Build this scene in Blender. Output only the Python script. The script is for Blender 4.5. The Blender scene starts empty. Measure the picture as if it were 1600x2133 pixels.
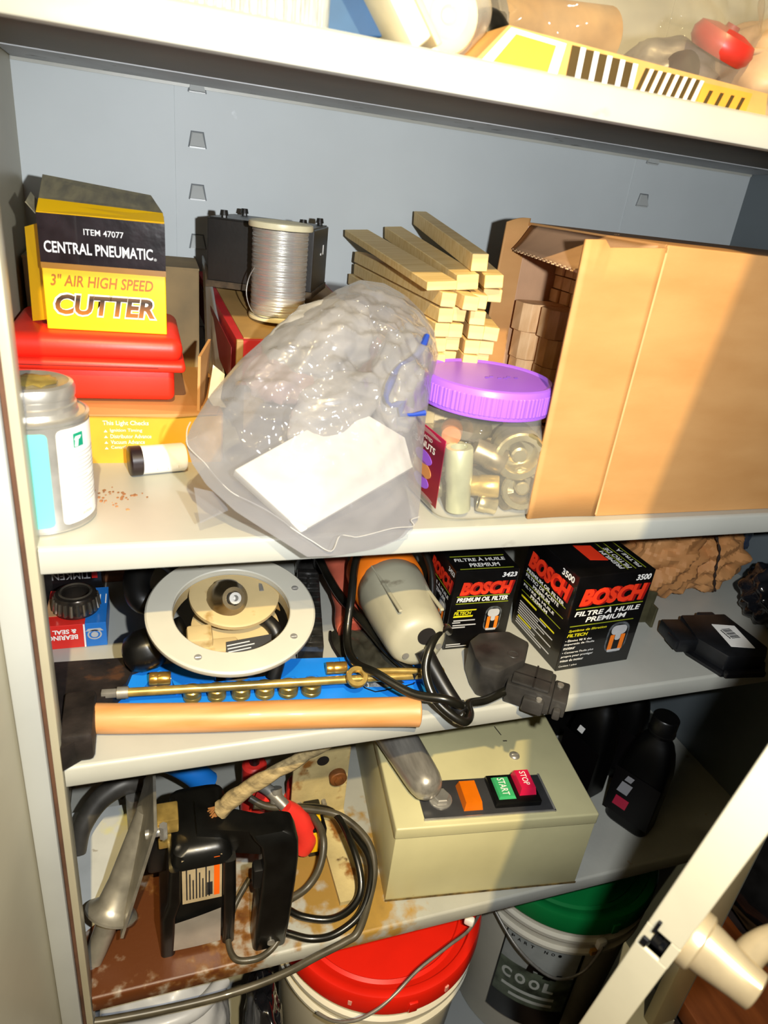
import bpy, bmesh, math, random
from mathutils import Vector, Matrix, noise, Euler
S = bpy.context.scene
COL = S.collection
V = Vector
random.seed(7)

# ------------------------------------------------------------------ camera
cd = bpy.data.cameras.new('camera'); cam = bpy.data.objects.new('camera', cd); COL.objects.link(cam)
CX = V((0.94617901, -0.30394487, 0.11118808)); CY = V((-0.03534204, -0.43853062, -0.89802106)); CZ = V((0.32170828, 0.84575907, -0.4256705))
CP = V((0, -0.48, 1.35))
cam.matrix_world = Matrix((( CX.x, -CY.x, -CZ.x, CP.x), (CX.y, -CY.y, -CZ.y, CP.y), (CX.z, -CY.z, -CZ.z, CP.z), (0, 0, 0, 1)))
cd.sensor_fit = 'VERTICAL'; cd.sensor_height = 36.0; cd.sensor_width = 27.0
cd.lens = 1418.3 / 2133 * 36.0
cd.clip_start = 0.01
cd.dof.use_dof = True; cd.dof.focus_distance = 0.78; cd.dof.aperture_fstop = 8.0
S.camera = cam

# ------------------------------------------------------------------ world, lights, exposure
def lin(h):
    h = h.lstrip('#'); r = []
    for i in (0, 2, 4):
        c = int(h[i:i + 2], 16) / 255
        r.append(c / 12.92 if c <= 0.04045 else ((c + 0.055) / 1.055) ** 2.4)
    return (r[0], r[1], r[2], 1.0)
w = bpy.data.worlds.new('world'); S.world = w; w.use_nodes = True
w.node_tree.nodes['Background'].inputs['Color'].default_value = (0.62, 0.75, 1.0, 1)
w.node_tree.nodes['Background'].inputs['Strength'].default_value = 0.02

def lamp(name, kind, loc, energy, color, size=0.03, aim=None, spot=None):
    d = bpy.data.lights.new(name, kind); o = bpy.data.objects.new(name, d); COL.objects.link(o)
    o.location = loc; d.energy = energy; d.color = color
    if kind == 'POINT': d.shadow_soft_size = size
    if kind == 'AREA': d.size = size; d.shape = 'DISK'
    if kind == 'SPOT':
        d.shadow_soft_size = size; d.spot_size = spot; d.spot_blend = 0.6
    if aim is not None: o.rotation_euler = (V(aim) - V(loc)).to_track_quat('-Z', 'Y').to_euler()
    return o
# the camera's own flash, beside the lens, and the warm ceiling bulb behind the photographer
lamp('camera_flash', 'SPOT', (0.090, -0.475, 1.362), 26.0, (0.95, 0.98, 1.0), 0.007, (0.27, 0.1, 0.99), math.radians(125))
lamp('ceiling_bulb', 'POINT', (-0.03, -1.0, 2.2), 122.0, (1.0, 0.77, 0.38), 0.012)
vs = S.view_settings
vs.view_transform = 'Standard'; vs.look = 'None'; vs.gamma = 1.0; vs.use_curve_mapping = False; vs.exposure = 0.0

# ------------------------------------------------------------------ materials
MATS = {}
def mat(name, col, rough=0.5, metal=0.0, var=0.06, nscale=30.0, bump=0.0, bscale=200.0, spots=None, coat=0.0, spec=0.5, aniso=None, stretch=None, col2=None):
    """procedural Principled material: noise colour variation, fine relief, optional spots (colour, scale, threshold)"""
    if name in MATS: return MATS[name]
    m = bpy.data.materials.new(name); m.use_nodes = True
    nt = m.node_tree; N = nt.nodes; L = nt.links; b = N['Principled BSDF']
    c = lin(col) if isinstance(col, str) else col
    tc = N.new('ShaderNodeTexCoord'); mp = N.new('ShaderNodeMapping'); L.new(tc.outputs['Object'], mp.inputs[0])
    if stretch: mp.inputs['Scale'].default_value = stretch
    nz = N.new('ShaderNodeTexNoise'); nz.inputs['Scale'].default_value = nscale; nz.inputs['Detail'].default_value = 5; L.new(mp.outputs[0], nz.inputs['Vector'])
    rp = N.new('ShaderNodeValToRGB'); L.new(nz.outputs[0], rp.inputs[0])
    d = lin(col2) if col2 else tuple(max(0, x * (1 - 2.2 * var)) for x in c[:3]) + (1,)
    u = c if col2 else tuple(min(1, x * (1 + var)) for x in c[:3]) + (1,)
    rp.color_ramp.elements[0].position = 0.3; rp.color_ramp.elements[0].color = d
    rp.color_ramp.elements[1].position = 0.65; rp.color_ramp.elements[1].color = u
    out = rp.outputs[0]
    if spots:
        for i, (sc, ssc, th) in enumerate(spots):
            n2 = N.new('ShaderNodeTexNoise'); n2.inputs['Scale'].default_value = ssc; n2.inputs['Detail'].default_value = 6; L.new(tc.outputs['Object'], n2.inputs['Vector'])
            r2 = N.new('ShaderNodeValToRGB'); L.new(n2.outputs[0], r2.inputs[0])
            r2.color_ramp.elements[0].position = th; r2.color_ramp.elements[0].color = (0, 0, 0, 1)
            r2.color_ramp.elements[1].position = min(1, th + 0.07); r2.color_ramp.elements[1].color = (1, 1, 1, 1)
            mx = N.new('ShaderNodeMix'); mx.data_type = 'RGBA'; L.new(r2.outputs[0], mx.inputs[0]); L.new(out, mx.inputs[6]); mx.inputs[7].default_value = lin(sc)
            out = mx.outputs[2]
    L.new(out, b.inputs['Base Color'])
    b.inputs['Roughness'].default_value = rough; b.inputs['Metallic'].default_value = metal
    b.inputs['Coat Weight'].default_value = coat; b.inputs['Specular IOR Level'].default_value = spec
    if bump:
        n3 = N.new('ShaderNodeTexNoise'); n3.inputs['Scale'].default_value = bscale; n3.inputs['Detail'].default_value = 3; L.new(mp.outputs[0], n3.inputs['Vector'])
        bp = N.new('ShaderNodeBump'); bp.inputs['Strength'].default_value = bump; bp.inputs['Distance'].default_value = 0.002
        L.new(n3.outputs[0], bp.inputs['Height']); L.new(bp.outputs[0], b.inputs['Normal'])
    MATS[name] = m
    return m

def film(name, col, body=0.35, rough=0.12, tint=(1, 1, 1), bump=0.0, bscale=60.0):
    """thin clear plastic: see-through sheet with a milky body and a glossy surface"""
    if name in MATS: return MATS[name]
    m = bpy.data.materials.new(name); m.use_nodes = True
    nt = m.node_tree; N = nt.nodes; L = nt.links; b = N['Principled BSDF']; o = N['Material Output']
    b.inputs['Base Color'].default_value = lin(col); b.inputs['Roughness'].default_value = rough
    t = N.new('ShaderNodeBsdfTransparent'); t.inputs[0].default_value = tint + (1,)
    nz = N.new('ShaderNodeTexNoise'); nz.inputs['Scale'].default_value = 18; nz.inputs['Detail'].default_value = 4
    tc = N.new('ShaderNodeTexCoord'); L.new(tc.outputs['Object'], nz.inputs['Vector'])
    mr = N.new('ShaderNodeMapRange'); L.new(nz.outputs[0], mr.inputs[0])
    mr.inputs[1].default_value = 0.3; mr.inputs[2].default_value = 0.7; mr.inputs[3].default_value = body * 0.75; mr.inputs[4].default_value = min(1, body * 1.25)
    lw = N.new('ShaderNodeLayerWeight'); lw.inputs[0].default_value = 0.25
    ad = N.new('ShaderNodeMath'); ad.operation = 'ADD'; ad.use_clamp = True; L.new(mr.outputs[0], ad.inputs[0])
    ml = N.new('ShaderNodeMath'); ml.operation = 'MULTIPLY'; ml.inputs[1].default_value = 0.5; L.new(lw.outputs['Facing'], ml.inputs[0]); L.new(ml.outputs[0], ad.inputs[1])
    mx = N.new('ShaderNodeMixShader'); L.new(ad.outputs[0], mx.inputs[0]); L.new(t.outputs[0], mx.inputs[1]); L.new(b.outputs[0], mx.inputs[2])
    if bump:
        n3 = N.new('ShaderNodeTexNoise'); n3.inputs['Scale'].default_value = bscale; L.new(tc.outputs['Object'], n3.inputs['Vector'])
        bp = N.new('ShaderNodeBump'); bp.inputs['Strength'].default_value = bump; bp.inputs['Distance'].default_value = 0.004
        L.new(n3.outputs[0], bp.inputs['Height']); L.new(bp.outputs[0], b.inputs['Normal'])
    L.new(mx.outputs[0], o.inputs['Surface'])
    MATS[name] = m
    return m

def grad(name, axis, stops, rough=0.4):
    """printed colour gradient along an object axis; stops = [(pos in metres, colour)]"""
    if name in MATS: return MATS[name]
    m = bpy.data.materials.new(name); m.use_nodes = True
    nt = m.node_tree; N = nt.nodes; L = nt.links; b = N['Principled BSDF']
    tc = N.new('ShaderNodeTexCoord'); sx = N.new('ShaderNodeSeparateXYZ'); L.new(tc.outputs['Object'], sx.inputs[0])
    mr = N.new('ShaderNodeMapRange'); L.new(sx.outputs[axis], mr.inputs[0])
    a, z = stops[0][0], stops[-1][0]; mr.inputs[1].default_value = a; mr.inputs[2].default_value = z
    rp = N.new('ShaderNodeValToRGB'); L.new(mr.outputs[0], rp.inputs[0]); e = rp.color_ramp.elements
    while len(e) < len(stops): e.new(0.5)
    for i, (p, cc) in enumerate(stops):
        e[i].position = (p - a) / (z - a); e[i].color = lin(cc)
    L.new(rp.outputs[0], b.inputs['Base Color']); b.inputs['Roughness'].default_value = rough
    MATS[name] = m
    return m

# ------------------------------------------------------------------ mesh helpers
def RX(a): return Matrix.Rotation(math.radians(a), 4, 'X')
def RY(a): return Matrix.Rotation(math.radians(a), 4, 'Y')
def RZ(a): return Matrix.Rotation(math.radians(a), 4, 'Z')
def TR(*p): return Matrix.Translation(p if len(p) == 3 else p[0])
def basis(o, r, u):
    r = V(r).normalized(); u = V(u); u = (u - r * u.dot(r)).normalized(); n = r.cross(u)
    return Matrix(((r.x, u.x, n.x, o[0]), (r.y, u.y, n.y, o[1]), (r.z, u.z, n.z, o[2]), (0, 0, 0, 1)))
def along(p, q):
    """matrix whose Z runs from p to q, origin at p"""
    d = (V(q) - V(p)); z = d.normalized(); a = V((0, 0, 1)) if abs(z.z) < 0.9 else V((1, 0, 0))
    x = a.cross(z).normalized(); y = z.cross(x)
    return Matrix(((x.x, y.x, z.x, p[0]), (x.y, y.y, z.y, p[1]), (x.z, y.z, z.z, p[2]), (0, 0, 0, 1)))

class B:
    def __init__(s): s.bm = bmesh.new()
    def box(s, c, d, bev=0.0, rot=None, seg=2):
        M = TR(c) @ (rot or Matrix()) @ Matrix.Diagonal((d[0], d[1], d[2], 1))
        r = bmesh.ops.create_cube(s.bm, size=1, matrix=M)
        if bev:
            es = list({e for v in r['verts'] for e in v.link_edges})
            bmesh.ops.bevel(s.bm, geom=es, offset=min(bev, min(d) * 0.49), segments=seg, profile=0.5, affect='EDGES')
        return s
    def span(s, a, b, bev=0.0, seg=2):
        return s.box([(a[i] + b[i]) / 2 for i in range(3)], [abs(b[i] - a[i]) for i in range(3)], bev, None, seg)
    def lathe(s, prof, M=None, seg=32, sx=1.0, sy=1.0, cap=True, f=None):
        """prof: (radius, height) pairs turned about Z"""
        M = M or Matrix(); rings = []
        for r, z in prof:
            ring = []
            for k in range(seg):
                a = 2 * math.pi * k / seg; rr = r * (f(a, z) if f else 1)
                ring.append(s.bm.verts.new(M @ V((rr * math.cos(a) * sx, rr * math.sin(a) * sy, z))))
            rings.append(ring)
        for i in range(len(rings) - 1):
            for k in range(seg):
                s.bm.faces.new((rings[i][k], rings[i][(k + 1) % seg], rings[i + 1][(k + 1) % seg], rings[i + 1][k]))
        if cap:
            if prof[0][0] > 1e-6: s.bm.faces.new(rings[0][::-1])
            if prof[-1][0] > 1e-6: s.bm.faces.new(rings[-1])
        return s
    def cyl(s, p, q, r, r2=None, seg=20, bev=0.0):
        r2 = r if r2 is None else r2; h = (V(q) - V(p)).length
        pr = [(r, 0), (r2, h)] if not bev else [(r - bev, 0), (r, bev), (r2, h - bev), (r2 - bev, h)]
        return s.lathe(pr, along(p, q), seg)
    def tube(s, pts, r, seg=8, sm=6, closed=False, rf=None):
        pts = [V(p) for p in pts]; path = []
        n = len(pts)
        if sm > 1 and n > 2:
            for i in range(n - 1):
                p0 = pts[max(i - 1, 0)]; p1 = pts[i]; p2 = pts[i + 1]; p3 = pts[min(i + 2, n - 1)]
                for k in range(sm):
                    t = k / sm
                    path.append(0.5 * ((2 * p1) + (p2 - p0) * t + (2 * p0 - 5 * p1 + 4 * p2 - p3) * t * t + (3 * p1 - p0 - 3 * p2 + p3) * t ** 3))
            path.append(pts[-1])
        else: path = pts
        rings = []; nrm = None
        for i, p in enumerate(path):
            t = (path[min(i + 1, len(path) - 1)] - path[max(i - 1, 0)])
            t = t.normalized() if t.length > 1e-9 else V((0, 0, 1))
            if nrm is None:
                a = V((0, 0, 1)) if abs(t.z) < 0.9 else V((1, 0, 0)); nrm = t.cross(a).normalized()
            nrm = (nrm - t * nrm.dot(t)); nrm = nrm.normalized() if nrm.length > 1e-6 else t.orthogonal().normalized()
            bn = t.cross(nrm); rr = r * (rf(i / (len(path) - 1)) if rf else 1)
            rings.append([s.bm.verts.new(p + (nrm * math.cos(2 * math.pi * k / seg) + bn * math.sin(2 * math.pi * k / seg)) * rr) for k in range(seg)])
        for i in range(len(rings) - 1):
            for k in range(seg):
                s.bm.faces.new((rings[i][k], rings[i][(k + 1) % seg], rings[i + 1][(k + 1) % seg], rings[i + 1][k]))
        s.bm.faces.new(rings[0][::-1]); s.bm.faces.new(rings[-1])
        return s
    def prism(s, poly, h, M=None, bev=0.0, h0=0.0):
        """polygon (x, y) in M's XY plane, raised from h0 to h along Z"""
        M = M or Matrix()
        lo = [s.bm.verts.new(M @ V((x, y, h0))) for x, y in poly]; hi = [s.bm.verts.new(M @ V((x, y, h))) for x, y in poly]
        n = len(poly); fs = [s.bm.faces.new(lo[::-1]), s.bm.faces.new(hi)]
        for i in range(n): fs.append(s.bm.faces.new((lo[i], lo[(i + 1) % n], hi[(i + 1) % n], hi[i])))
        if bev:
            es = list({e for f in fs for e in f.edges}); bmesh.ops.bevel(s.bm, geom=es, offset=bev, segments=2, profile=0.5, affect='EDGES')
        return s
    def hull(s, a, b):
        """solid between two vertex loops of equal length"""
        lo = [s.bm.verts.new(p) for p in a]; hi = [s.bm.verts.new(p) for p in b]; n = len(a)
        s.bm.faces.new(lo[::-1]); s.bm.faces.new(hi)
        for i in range(n): s.bm.faces.new((lo[i], lo[(i + 1) % n], hi[(i + 1) % n], hi[i]))
        return s
    def slab(s, quad, t):
        """thin sheet: 3-D polygon given thickness t along its normal"""
        q = [V(p) for p in quad]; n = (q[1] - q[0]).cross(q[-1] - q[0]).normalized() * t
        return s.hull([p - n for p in q], q)
    def grid(s, fn, nu, nv, cu=False, cv=False):
        vs_ = [[s.bm.verts.new(fn(i / (nu if cu else nu - 1), j / (nv if cv else nv - 1))) for j in range(nv)] for i in range(nu)]
        for i in range(nu if cu else nu - 1):
            for j in range(nv if cv else nv - 1):
                s.bm.faces.new((vs_[i][j], vs_[(i + 1) % nu][j], vs_[(i + 1) % nu][(j + 1) % nv], vs_[i][(j + 1) % nv]))
        return s

def mk(name, b, m, parent=None, smooth=None, label=None, kind=None, M=None):
    bm = b.bm
    bmesh.ops.recalc_face_normals(bm, faces=bm.faces)
    me = bpy.data.meshes.new(name); bm.to_mesh(me); bm.free()
    if smooth:
        me.shade_smooth(); me.set_sharp_from_angle(angle=math.radians(smooth))
    me.materials.append(m)
    o = bpy.data.objects.new(name, me); COL.objects.link(o)
    if parent: o.parent = parent
    if M: o.matrix_local = M
    if label: o['label'] = label
    if kind: o['kind'] = kind
    return o
def thing(name, label, cat, loc=(0, 0, 0), rz=0.0, group=None, rot=None):
    o = bpy.data.objects.new(name, None); COL.objects.link(o); o.empty_display_size = 0.02
    o.location = loc; o.rotation_euler = rot if rot else (0, 0, math.radians(rz))
    o['label'] = label; o['category'] = cat
    if group: o['group'] = group
    return o
def tag(o, label, cat, group=None):
    o['label'] = label; o['category'] = cat
    if group: o['group'] = group
    return o
def dup(root, label=None, parent=None):
    c = root.copy(); COL.objects.link(c)
    if parent: c.parent = parent
    if label: c['label'] = label
    for ch in list(root.children): dup(ch, None, c)
    return c
def text(s, m, parent, o, r, u, w_, h_, shear=0.0, bold=0.0, name='lettering', d=0.0004, rows_=None):
    """flat print: string fitted to w_ x h_, lower left corner at o, reading along r"""
    c = bpy.data.curves.new('t', 'FONT'); c.body = s; c.shear = shear; c.offset = bold; c.resolution_u = 3; c.fill_mode = 'BOTH' if False else c.fill_mode
    t = bpy.data.objects.new('t', c)
    me = bpy.data.meshes.new_from_object(t)
    xs = [v.co.x for v in me.vertices]; ys = [v.co.y for v in me.vertices]
    x0, x1, y0, y1 = min(xs), max(xs), min(ys), max(ys)
    sx = w_ / (x1 - x0); sy = h_ / (y1 - y0)
    for v in me.vertices: v.co = V(((v.co.x - x0) * sx, (v.co.y - y0) * sy, 0))
    bpy.data.objects.remove(t); bpy.data.curves.remove(c)
    me.name = name; me.materials.clear(); me.materials.append(m)
    ob = bpy.data.objects.new(name, me); COL.objects.link(ob); ob.parent = parent
    M = basis(o, r, u); M.translation += M.col[2].to_3d() * d
    ob.matrix_local = M
    return ob
def patches(name, rects, m, parent, o, r, u, d=0.0003, label=None):
    """flat printed rectangles (x, y, w, h[, skew]) on a face"""
    b = B(); M = basis(o, r, u)
    for q in rects:
        x, y, a, h = q[:4]; k = q[4] if len(q) > 4 else 0
        b.prism([(x, y), (x + a, y), (x + a + k, y + h), (x + k, y + h)], d, M, h0=-0.0001)
    return mk(name, b, m, parent, label=label)
def fold(p, seed, n=7, f=30.0, sharp=1.0):
    """sum of triangle waves in random directions: straight creases as in crumpled sheet, about -1..1"""
    rs = random.Random(seed); h = 0.0; tot = 0.0
    for i in range(n):
        d = V((rs.uniform(-1, 1), rs.uniform(-1, 1), rs.uniform(-1, 1))).normalized(); k = f * (0.5 + 1.7 * rs.random()); a = 1.0 / (1 + i * 0.25)
        t = d.dot(p) * k + rs.random() * 10 + 0.8 * noise.noise(p * f * 0.35 + V((i * 7.1, seed, 0)))
        h += a * (4 * abs(t - math.floor(t) - 0.5) - 1); tot += a
    return h / tot
def blob(c, rad, seed, amp=0.15, f=30.0, nu=48, nv=28, rot=None, flat=None, pw=1.0):
    """crumpled closed lump"""
    b = B(); R_ = rot or Matrix(); c = V(c)
    def pt(a, t):
        ph = math.pi * (t * 0.998 + 0.001); th = 2 * math.pi * a
        d = V((math.sin(ph) * math.cos(th), math.sin(ph) * math.sin(th), math.cos(ph)))
        if pw != 1.0: d = V([math.copysign(abs(x) ** pw, x) for x in d])
        q = V((d.x * rad[0], d.y * rad[1], d.z * rad[2]))
        k = 1 + amp * 1.25 * fold(q, seed, 7, f) + amp * 0.45 * noise.noise(q * f * 0.4 + V((seed, 0, 0)))
        q = R_ @ (q * k) + c
        if flat is not None and q.z < flat: q.z = flat + 0.02 * (q.z - flat)
        return q
    b.grid(pt, nu, nv, cu=True)
    return b

S1, S2, S3, S4 = 1.433, 1.089, 0.8735, 0.540
XL, XR, YB = -0.122, 0.860, 0.430

# ------------------------------------------------------------------ setting and cabinet
paint = mat('grey_enamel', '#a9acaa', 0.34, var=0.035, nscale=9, bump=0.04, bscale=90, spots=[('#6d5a42', 55, 0.77)])
wallp = mat('grey_enamel_back', '#bcc2c3', 0.48, var=0.04, nscale=5, bump=0.05, bscale=30, spec=0.3, spots=[('#d8dde0', 26, 0.74)])
cream = mat('cream_enamel', '#aba48d', 0.38, var=0.05, nscale=7, bump=0.04, bscale=80, spots=[('#8a6a42', 60, 0.76)])
shelfp = mat('shelf_enamel', '#adada4', 0.36, var=0.05, nscale=8, bump=0.04, bscale=120, spots=[('#6b5236', 70, 0.745), ('#8f8d86', 18, 0.72)])
rustp = mat('rusty_shelf_enamel', '#adada4', 0.45, var=0.06, nscale=10, bump=0.12, bscale=120, spots=[('#8c6a3a', 30, 0.68)])
def rust_zone(m, zones):
    """rust stains with their own place on the shelf: (x, y, radius, colour)"""
    nt = m.node_tree; N = nt.nodes; L = nt.links; b = N['Principled BSDF']; out = b.inputs['Base Color'].links[0].from_socket
    tc = N.new('ShaderNodeTexCoord')
    for x, y, r, col_ in zones:
        mp = N.new('ShaderNodeMapping'); mp.inputs['Location'].default_value = (-x / r, -y / r, 0); mp.inputs['Scale'].default_value = (1 / r, 1 / r, 1); L.new(tc.outputs['Object'], mp.inputs[0])
        ln = N.new('ShaderNodeVectorMath'); ln.operation = 'LENGTH'; L.new(mp.outputs[0], ln.inputs[0])
        nz = N.new('ShaderNodeTexNoise'); nz.inputs['Scale'].default_value = 45; nz.inputs['Detail'].default_value = 8; L.new(tc.outputs['Object'], nz.inputs['Vector'])
        ad = N.new('ShaderNodeMath'); ad.operation = 'MULTIPLY_ADD'; L.new(nz.outputs[0], ad.inputs[0]); ad.inputs[1].default_value = 2.6; L.new(ln.outputs['Value'], ad.inputs[2])
        mr = N.new('ShaderNodeMapRange'); L.new(ad.outputs[0], mr.inputs[0]); mr.inputs[1].default_value = 1.85; mr.inputs[2].default_value = 2.35; mr.inputs[3].default_value = 1; mr.inputs[4].default_value = 0
        mx = N.new('ShaderNodeMix'); mx.data_type = 'RGBA'; L.new(mr.outputs[0], mx.inputs[0]); L.new(out, mx.inputs[6]); mx.inputs[7].default_value = lin(col_); out = mx.outputs[2]
    L.new(out, b.inputs['Base Color'])
rust_zone(rustp, [(-0.010, 0.060, 0.150, '#8a5f2c'), (-0.030, 0.050, 0.120, '#5a3014'), (0.23, 0.04, 0.07, '#a8843e'), (0.20, 0.10, 0.09, '#9a7a3c')])
dark = mat('dark_gap', '#140f0c', 0.7)
rustshade = mat('rust_shadow_line', '#5a3c2a', 0.8, var=0.2)  # brown rust with the hinge gap's shadow painted in

def struct(name, b, m):
    o = mk(name, b, m); o['kind'] = 'structure'; return o
struct('floor', B().span((-2.2, -2.4, -0.05), (2.6, 1.2, 0.0)), mat('concrete', '#4a3a33', 0.8, var=0.2, nscale=6, bump=0.2))
roomw = mat('room_plaster', '#33363a', 0.9, var=0.04)
struct('wall_back', B().span((-2.2, 0.62, 0.0), (2.6, 0.70, 2.5)), mat('dark_plaster', '#3a332e', 0.9, var=0.1))
struct('wall_front', B().span((-2.2, -2.48, 0.0), (2.6, -2.40, 2.5)), roomw)
struct('wall_left', B().span((-2.28, -2.4, 0.0), (-2.2, 0.62, 2.5)), roomw)
struct('wall_right', B().span((2.6, -2.4, 0.0), (2.68, 0.62, 2.5)), mat('dark_plaster', '#3a332e'))
struct('ceiling', B().span((-2.2, -2.4, 2.5), (2.6, 0.62, 2.56)), roomw)

cab = thing('storage_cabinet', 'tall grey steel storage cabinet with both doors standing open', 'cabinet', (0, 0, 0))
mk('side_panel', B().span((XL - 0.004, 0.0, 0.06), (XL, YB, 1.92)), cream, cab)
mk('side_panel', B().span((XR, 0.0, 0.06), (XR + 0.004, YB, 1.92)), mat('grey_enamel_side_shaded', '#5f676b', 0.5, var=0.05, nscale=5), cab)  # same enamel as the rest, shade put into a darker colour
bp_ = mk('back_panel', B().span((XL - 0.004, YB, 0.06), (XR + 0.004, YB + 0.004, 1.92)), wallp, cab)
mk('top_panel', B().span((XL - 0.004, -0.002, 1.92), (XR + 0.004, YB + 0.004, 1.925)), paint, cab)
mk('bottom_panel', B().span((XL, 0.0, 0.054), (XR, YB, 0.060)), paint, cab)
mk('plinth', B().span((XL - 0.004, 0.0, 0.0), (XR + 0.004, YB, 0.054)), paint, cab)
mk('front_post', B().span((XL, -0.002, 0.06), (-0.0800, 0.018, 1.92), 0.003), cream, cab, 40)
mk('front_post', B().span((0.806, -0.002, 0.06), (XR, 0.018, 1.92), 0.003), cream, cab, 40)
tabmesh = None; slitmesh = None
for x0, x1, xt in ((0.039, 0.089, 0.0635), (0.655, 0.705, 0.681)):
    rail = mk('slotted_rail', B().span((x0, YB - 0.0011, 0.08), (x1, YB, 1.90)), wallp, cab)
    k = 0
    z = 1.4315
    while z > 0.60:
        if tabmesh is None:
            lo = [(-0.0092, 0, -0.007), (0.0092, 0, -0.007), (0.0062, 0, 0.0075), (-0.0062, 0, 0.0075)]
            hi = [(-0.0086, -0.0048, -0.0068), (0.0086, -0.0048, -0.0068), (0.0048, -0.0012, 0.0066), (-0.0048, -0.0012, 0.0066)]
            b = B().hull(lo, hi); b.span((-0.0088, -0.0018, -0.0088), (0.0088, 0, -0.0072))
            t = mk('slot_tab', b, paint, rail); tabmesh = t.data
        else:
            t = bpy.data.objects.new('slot_tab', tabmesh); COL.objects.link(t); t.parent = rail
        if slitmesh is None:
            sl = mk('slot_slit', B().prism([(-0.0104, -0.0082), (0.0104, -0.0082), (0.0072, 0.0086), (-0.0072, 0.0086)], 0.0003, Matrix(((1, 0, 0, 0), (0, 0, -1, 0), (0, 1, 0, 0), (0, 0, 0, 1)))), mat('slit_shadow', '#6a6f72', 0.7), rail); slitmesh = sl.data
        else:
            sl = bpy.data.objects.new('slot_slit', slitmesh); COL.objects.link(sl); sl.parent = rail
        sl.location = (xt, YB - 0.0011, z)
        t.location = (xt, YB - 0.0011, z); z -= 0.0545
# left door: swung out past the post, only its hinge edge is in view
ld = mk('door', B().hull([(-0.1075, -0.003, 0.07), (-0.1295, -0.003, 0.07), (-0.2535, -0.520, 0.07), (-0.2315, -0.520, 0.07)],
                         [(-0.1075, -0.003, 1.91), (-0.1295, -0.003, 1.91), (-0.2535, -0.520, 1.91), (-0.2315, -0.520, 1.91)]), cream, cab, label='cream inner face of the left door, swung wide open')
mk('hinge_flange', B().span((-0.1085, -0.012, 0.07), (-0.0895, -0.004, 1.91), 0.002), paint, ld, 40)
mk('hinge_gap', B().span((-0.0897, -0.0035, 0.07), (-0.0868, -0.0018, 1.91)), rustshade, ld)
# right door: half closed and leaning, seen on its free edge
E0 = V((0.267, -0.299, 1.018)); Lu = V((0.050544, -0.09734589, 0.99396634)).normalized()
Dd = V((0.573, 0.299, 0)); Dd = (Dd - Lu * Dd.dot(Lu)).normalized(); Nn = Lu.cross(Dd); Nn = Nn if Nn.y < 0 else -Nn
MD = Matrix(((Dd.x, Nn.x, Lu.x, E0.x), (Dd.y, Nn.y, Lu.y, E0.y), (Dd.z, Nn.z, Lu.z, E0.z), (0, 0, 0, 1)))   # x along door, y outward, z up the edge
DT = 0.0205
b = B()
b.span((0.0, DT - 0.0015, -0.93), (0.60, DT, 0.84))
rd = mk('door', b, cream, cab, label='cream right door with a lock slot in its free edge', M=MD)
mk('inner_panel', B().span((0.0016, 0.0, -0.93), (0.60, 0.0015, 0.84)), mat('bounce_cut_dark', '#3a3733', 0.6), rd, label='inner panel of the right door, darkened to cut bounce light')  # unseen face, coloured dark to hold down bounce light in the cabinet
zs = (-0.93, -0.0535, -0.0345, 0.84)
mk('door_edge', B().span((-0.0012, 0, -0.93), (0.0016, DT, zs[1]), 0.001).span((-0.0012, 0, zs[2]), (0.0016, DT, 0.84), 0.001)
   .span((-0.0012, 0, zs[1]), (0.0016, 0.0058, zs[2])).span((-0.0012, 0.0150, zs[1]), (0.0016, DT, zs[2])), cream, rd)
mk('lock_bolt', B().span((0.005, 0.0062, -0.0535), (0.030, 0.0146, -0.0345)).cyl((0.0035, 0.0095, -0.044), (0.006, 0.0095, -0.044), 0.0018, seg=12).cyl((0.0035, 0.0125, -0.049), (0.006, 0.0125, -0.049), 0.0014, seg=12),
   mat('black_steel', '#17171a', 0.35, 0.6), rd)
mk('bent_tongue', B().span((-0.0035, 0.0040, -0.0350), (-0.0010, 0.0062, -0.0255), 0.0005).span((-0.0035, 0.0020, -0.0500), (-0.0010, 0.0058, -0.0440), 0.0005), mat('black_steel', '#17171a'), rd)
brass = mat('satin_nickel', '#dcc8a0', 0.25, 0.7, var=0.05, nscale=60)
hz = -0.041
hd = mk('door_handle', B().lathe([(0.0, 0.0), (0.0175, 0.0), (0.0180, 0.0015), (0.0180, 0.0065), (0.0165, 0.0078), (0.0, 0.0078)], TR(0.019, DT, hz) @ RX(-90), 40), brass, rd, 30, 'satin metal lever handle on a round rose')
mk('lever', B().lathe([(0.0, 0.006), (0.0145, 0.006), (0.0140, 0.012), (0.0115, 0.030), (0.0108, 0.0395), (0.0095, 0.0405), (0.0, 0.0405)], TR(0.019, DT, hz) @ RX(-90), 36, sy=1.15)
   .tube([(0.019, DT + 0.031, hz), (0.034, DT + 0.029, hz + 0.001), (0.050, DT + 0.033, hz + 0.003), (0.072, DT + 0.043, hz + 0.006), (0.105, DT + 0.048, hz + 0.008)], 0.0088, 14, 8, rf=lambda t: 1.05 - 0.25 * t), brass, hd, 50)

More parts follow.
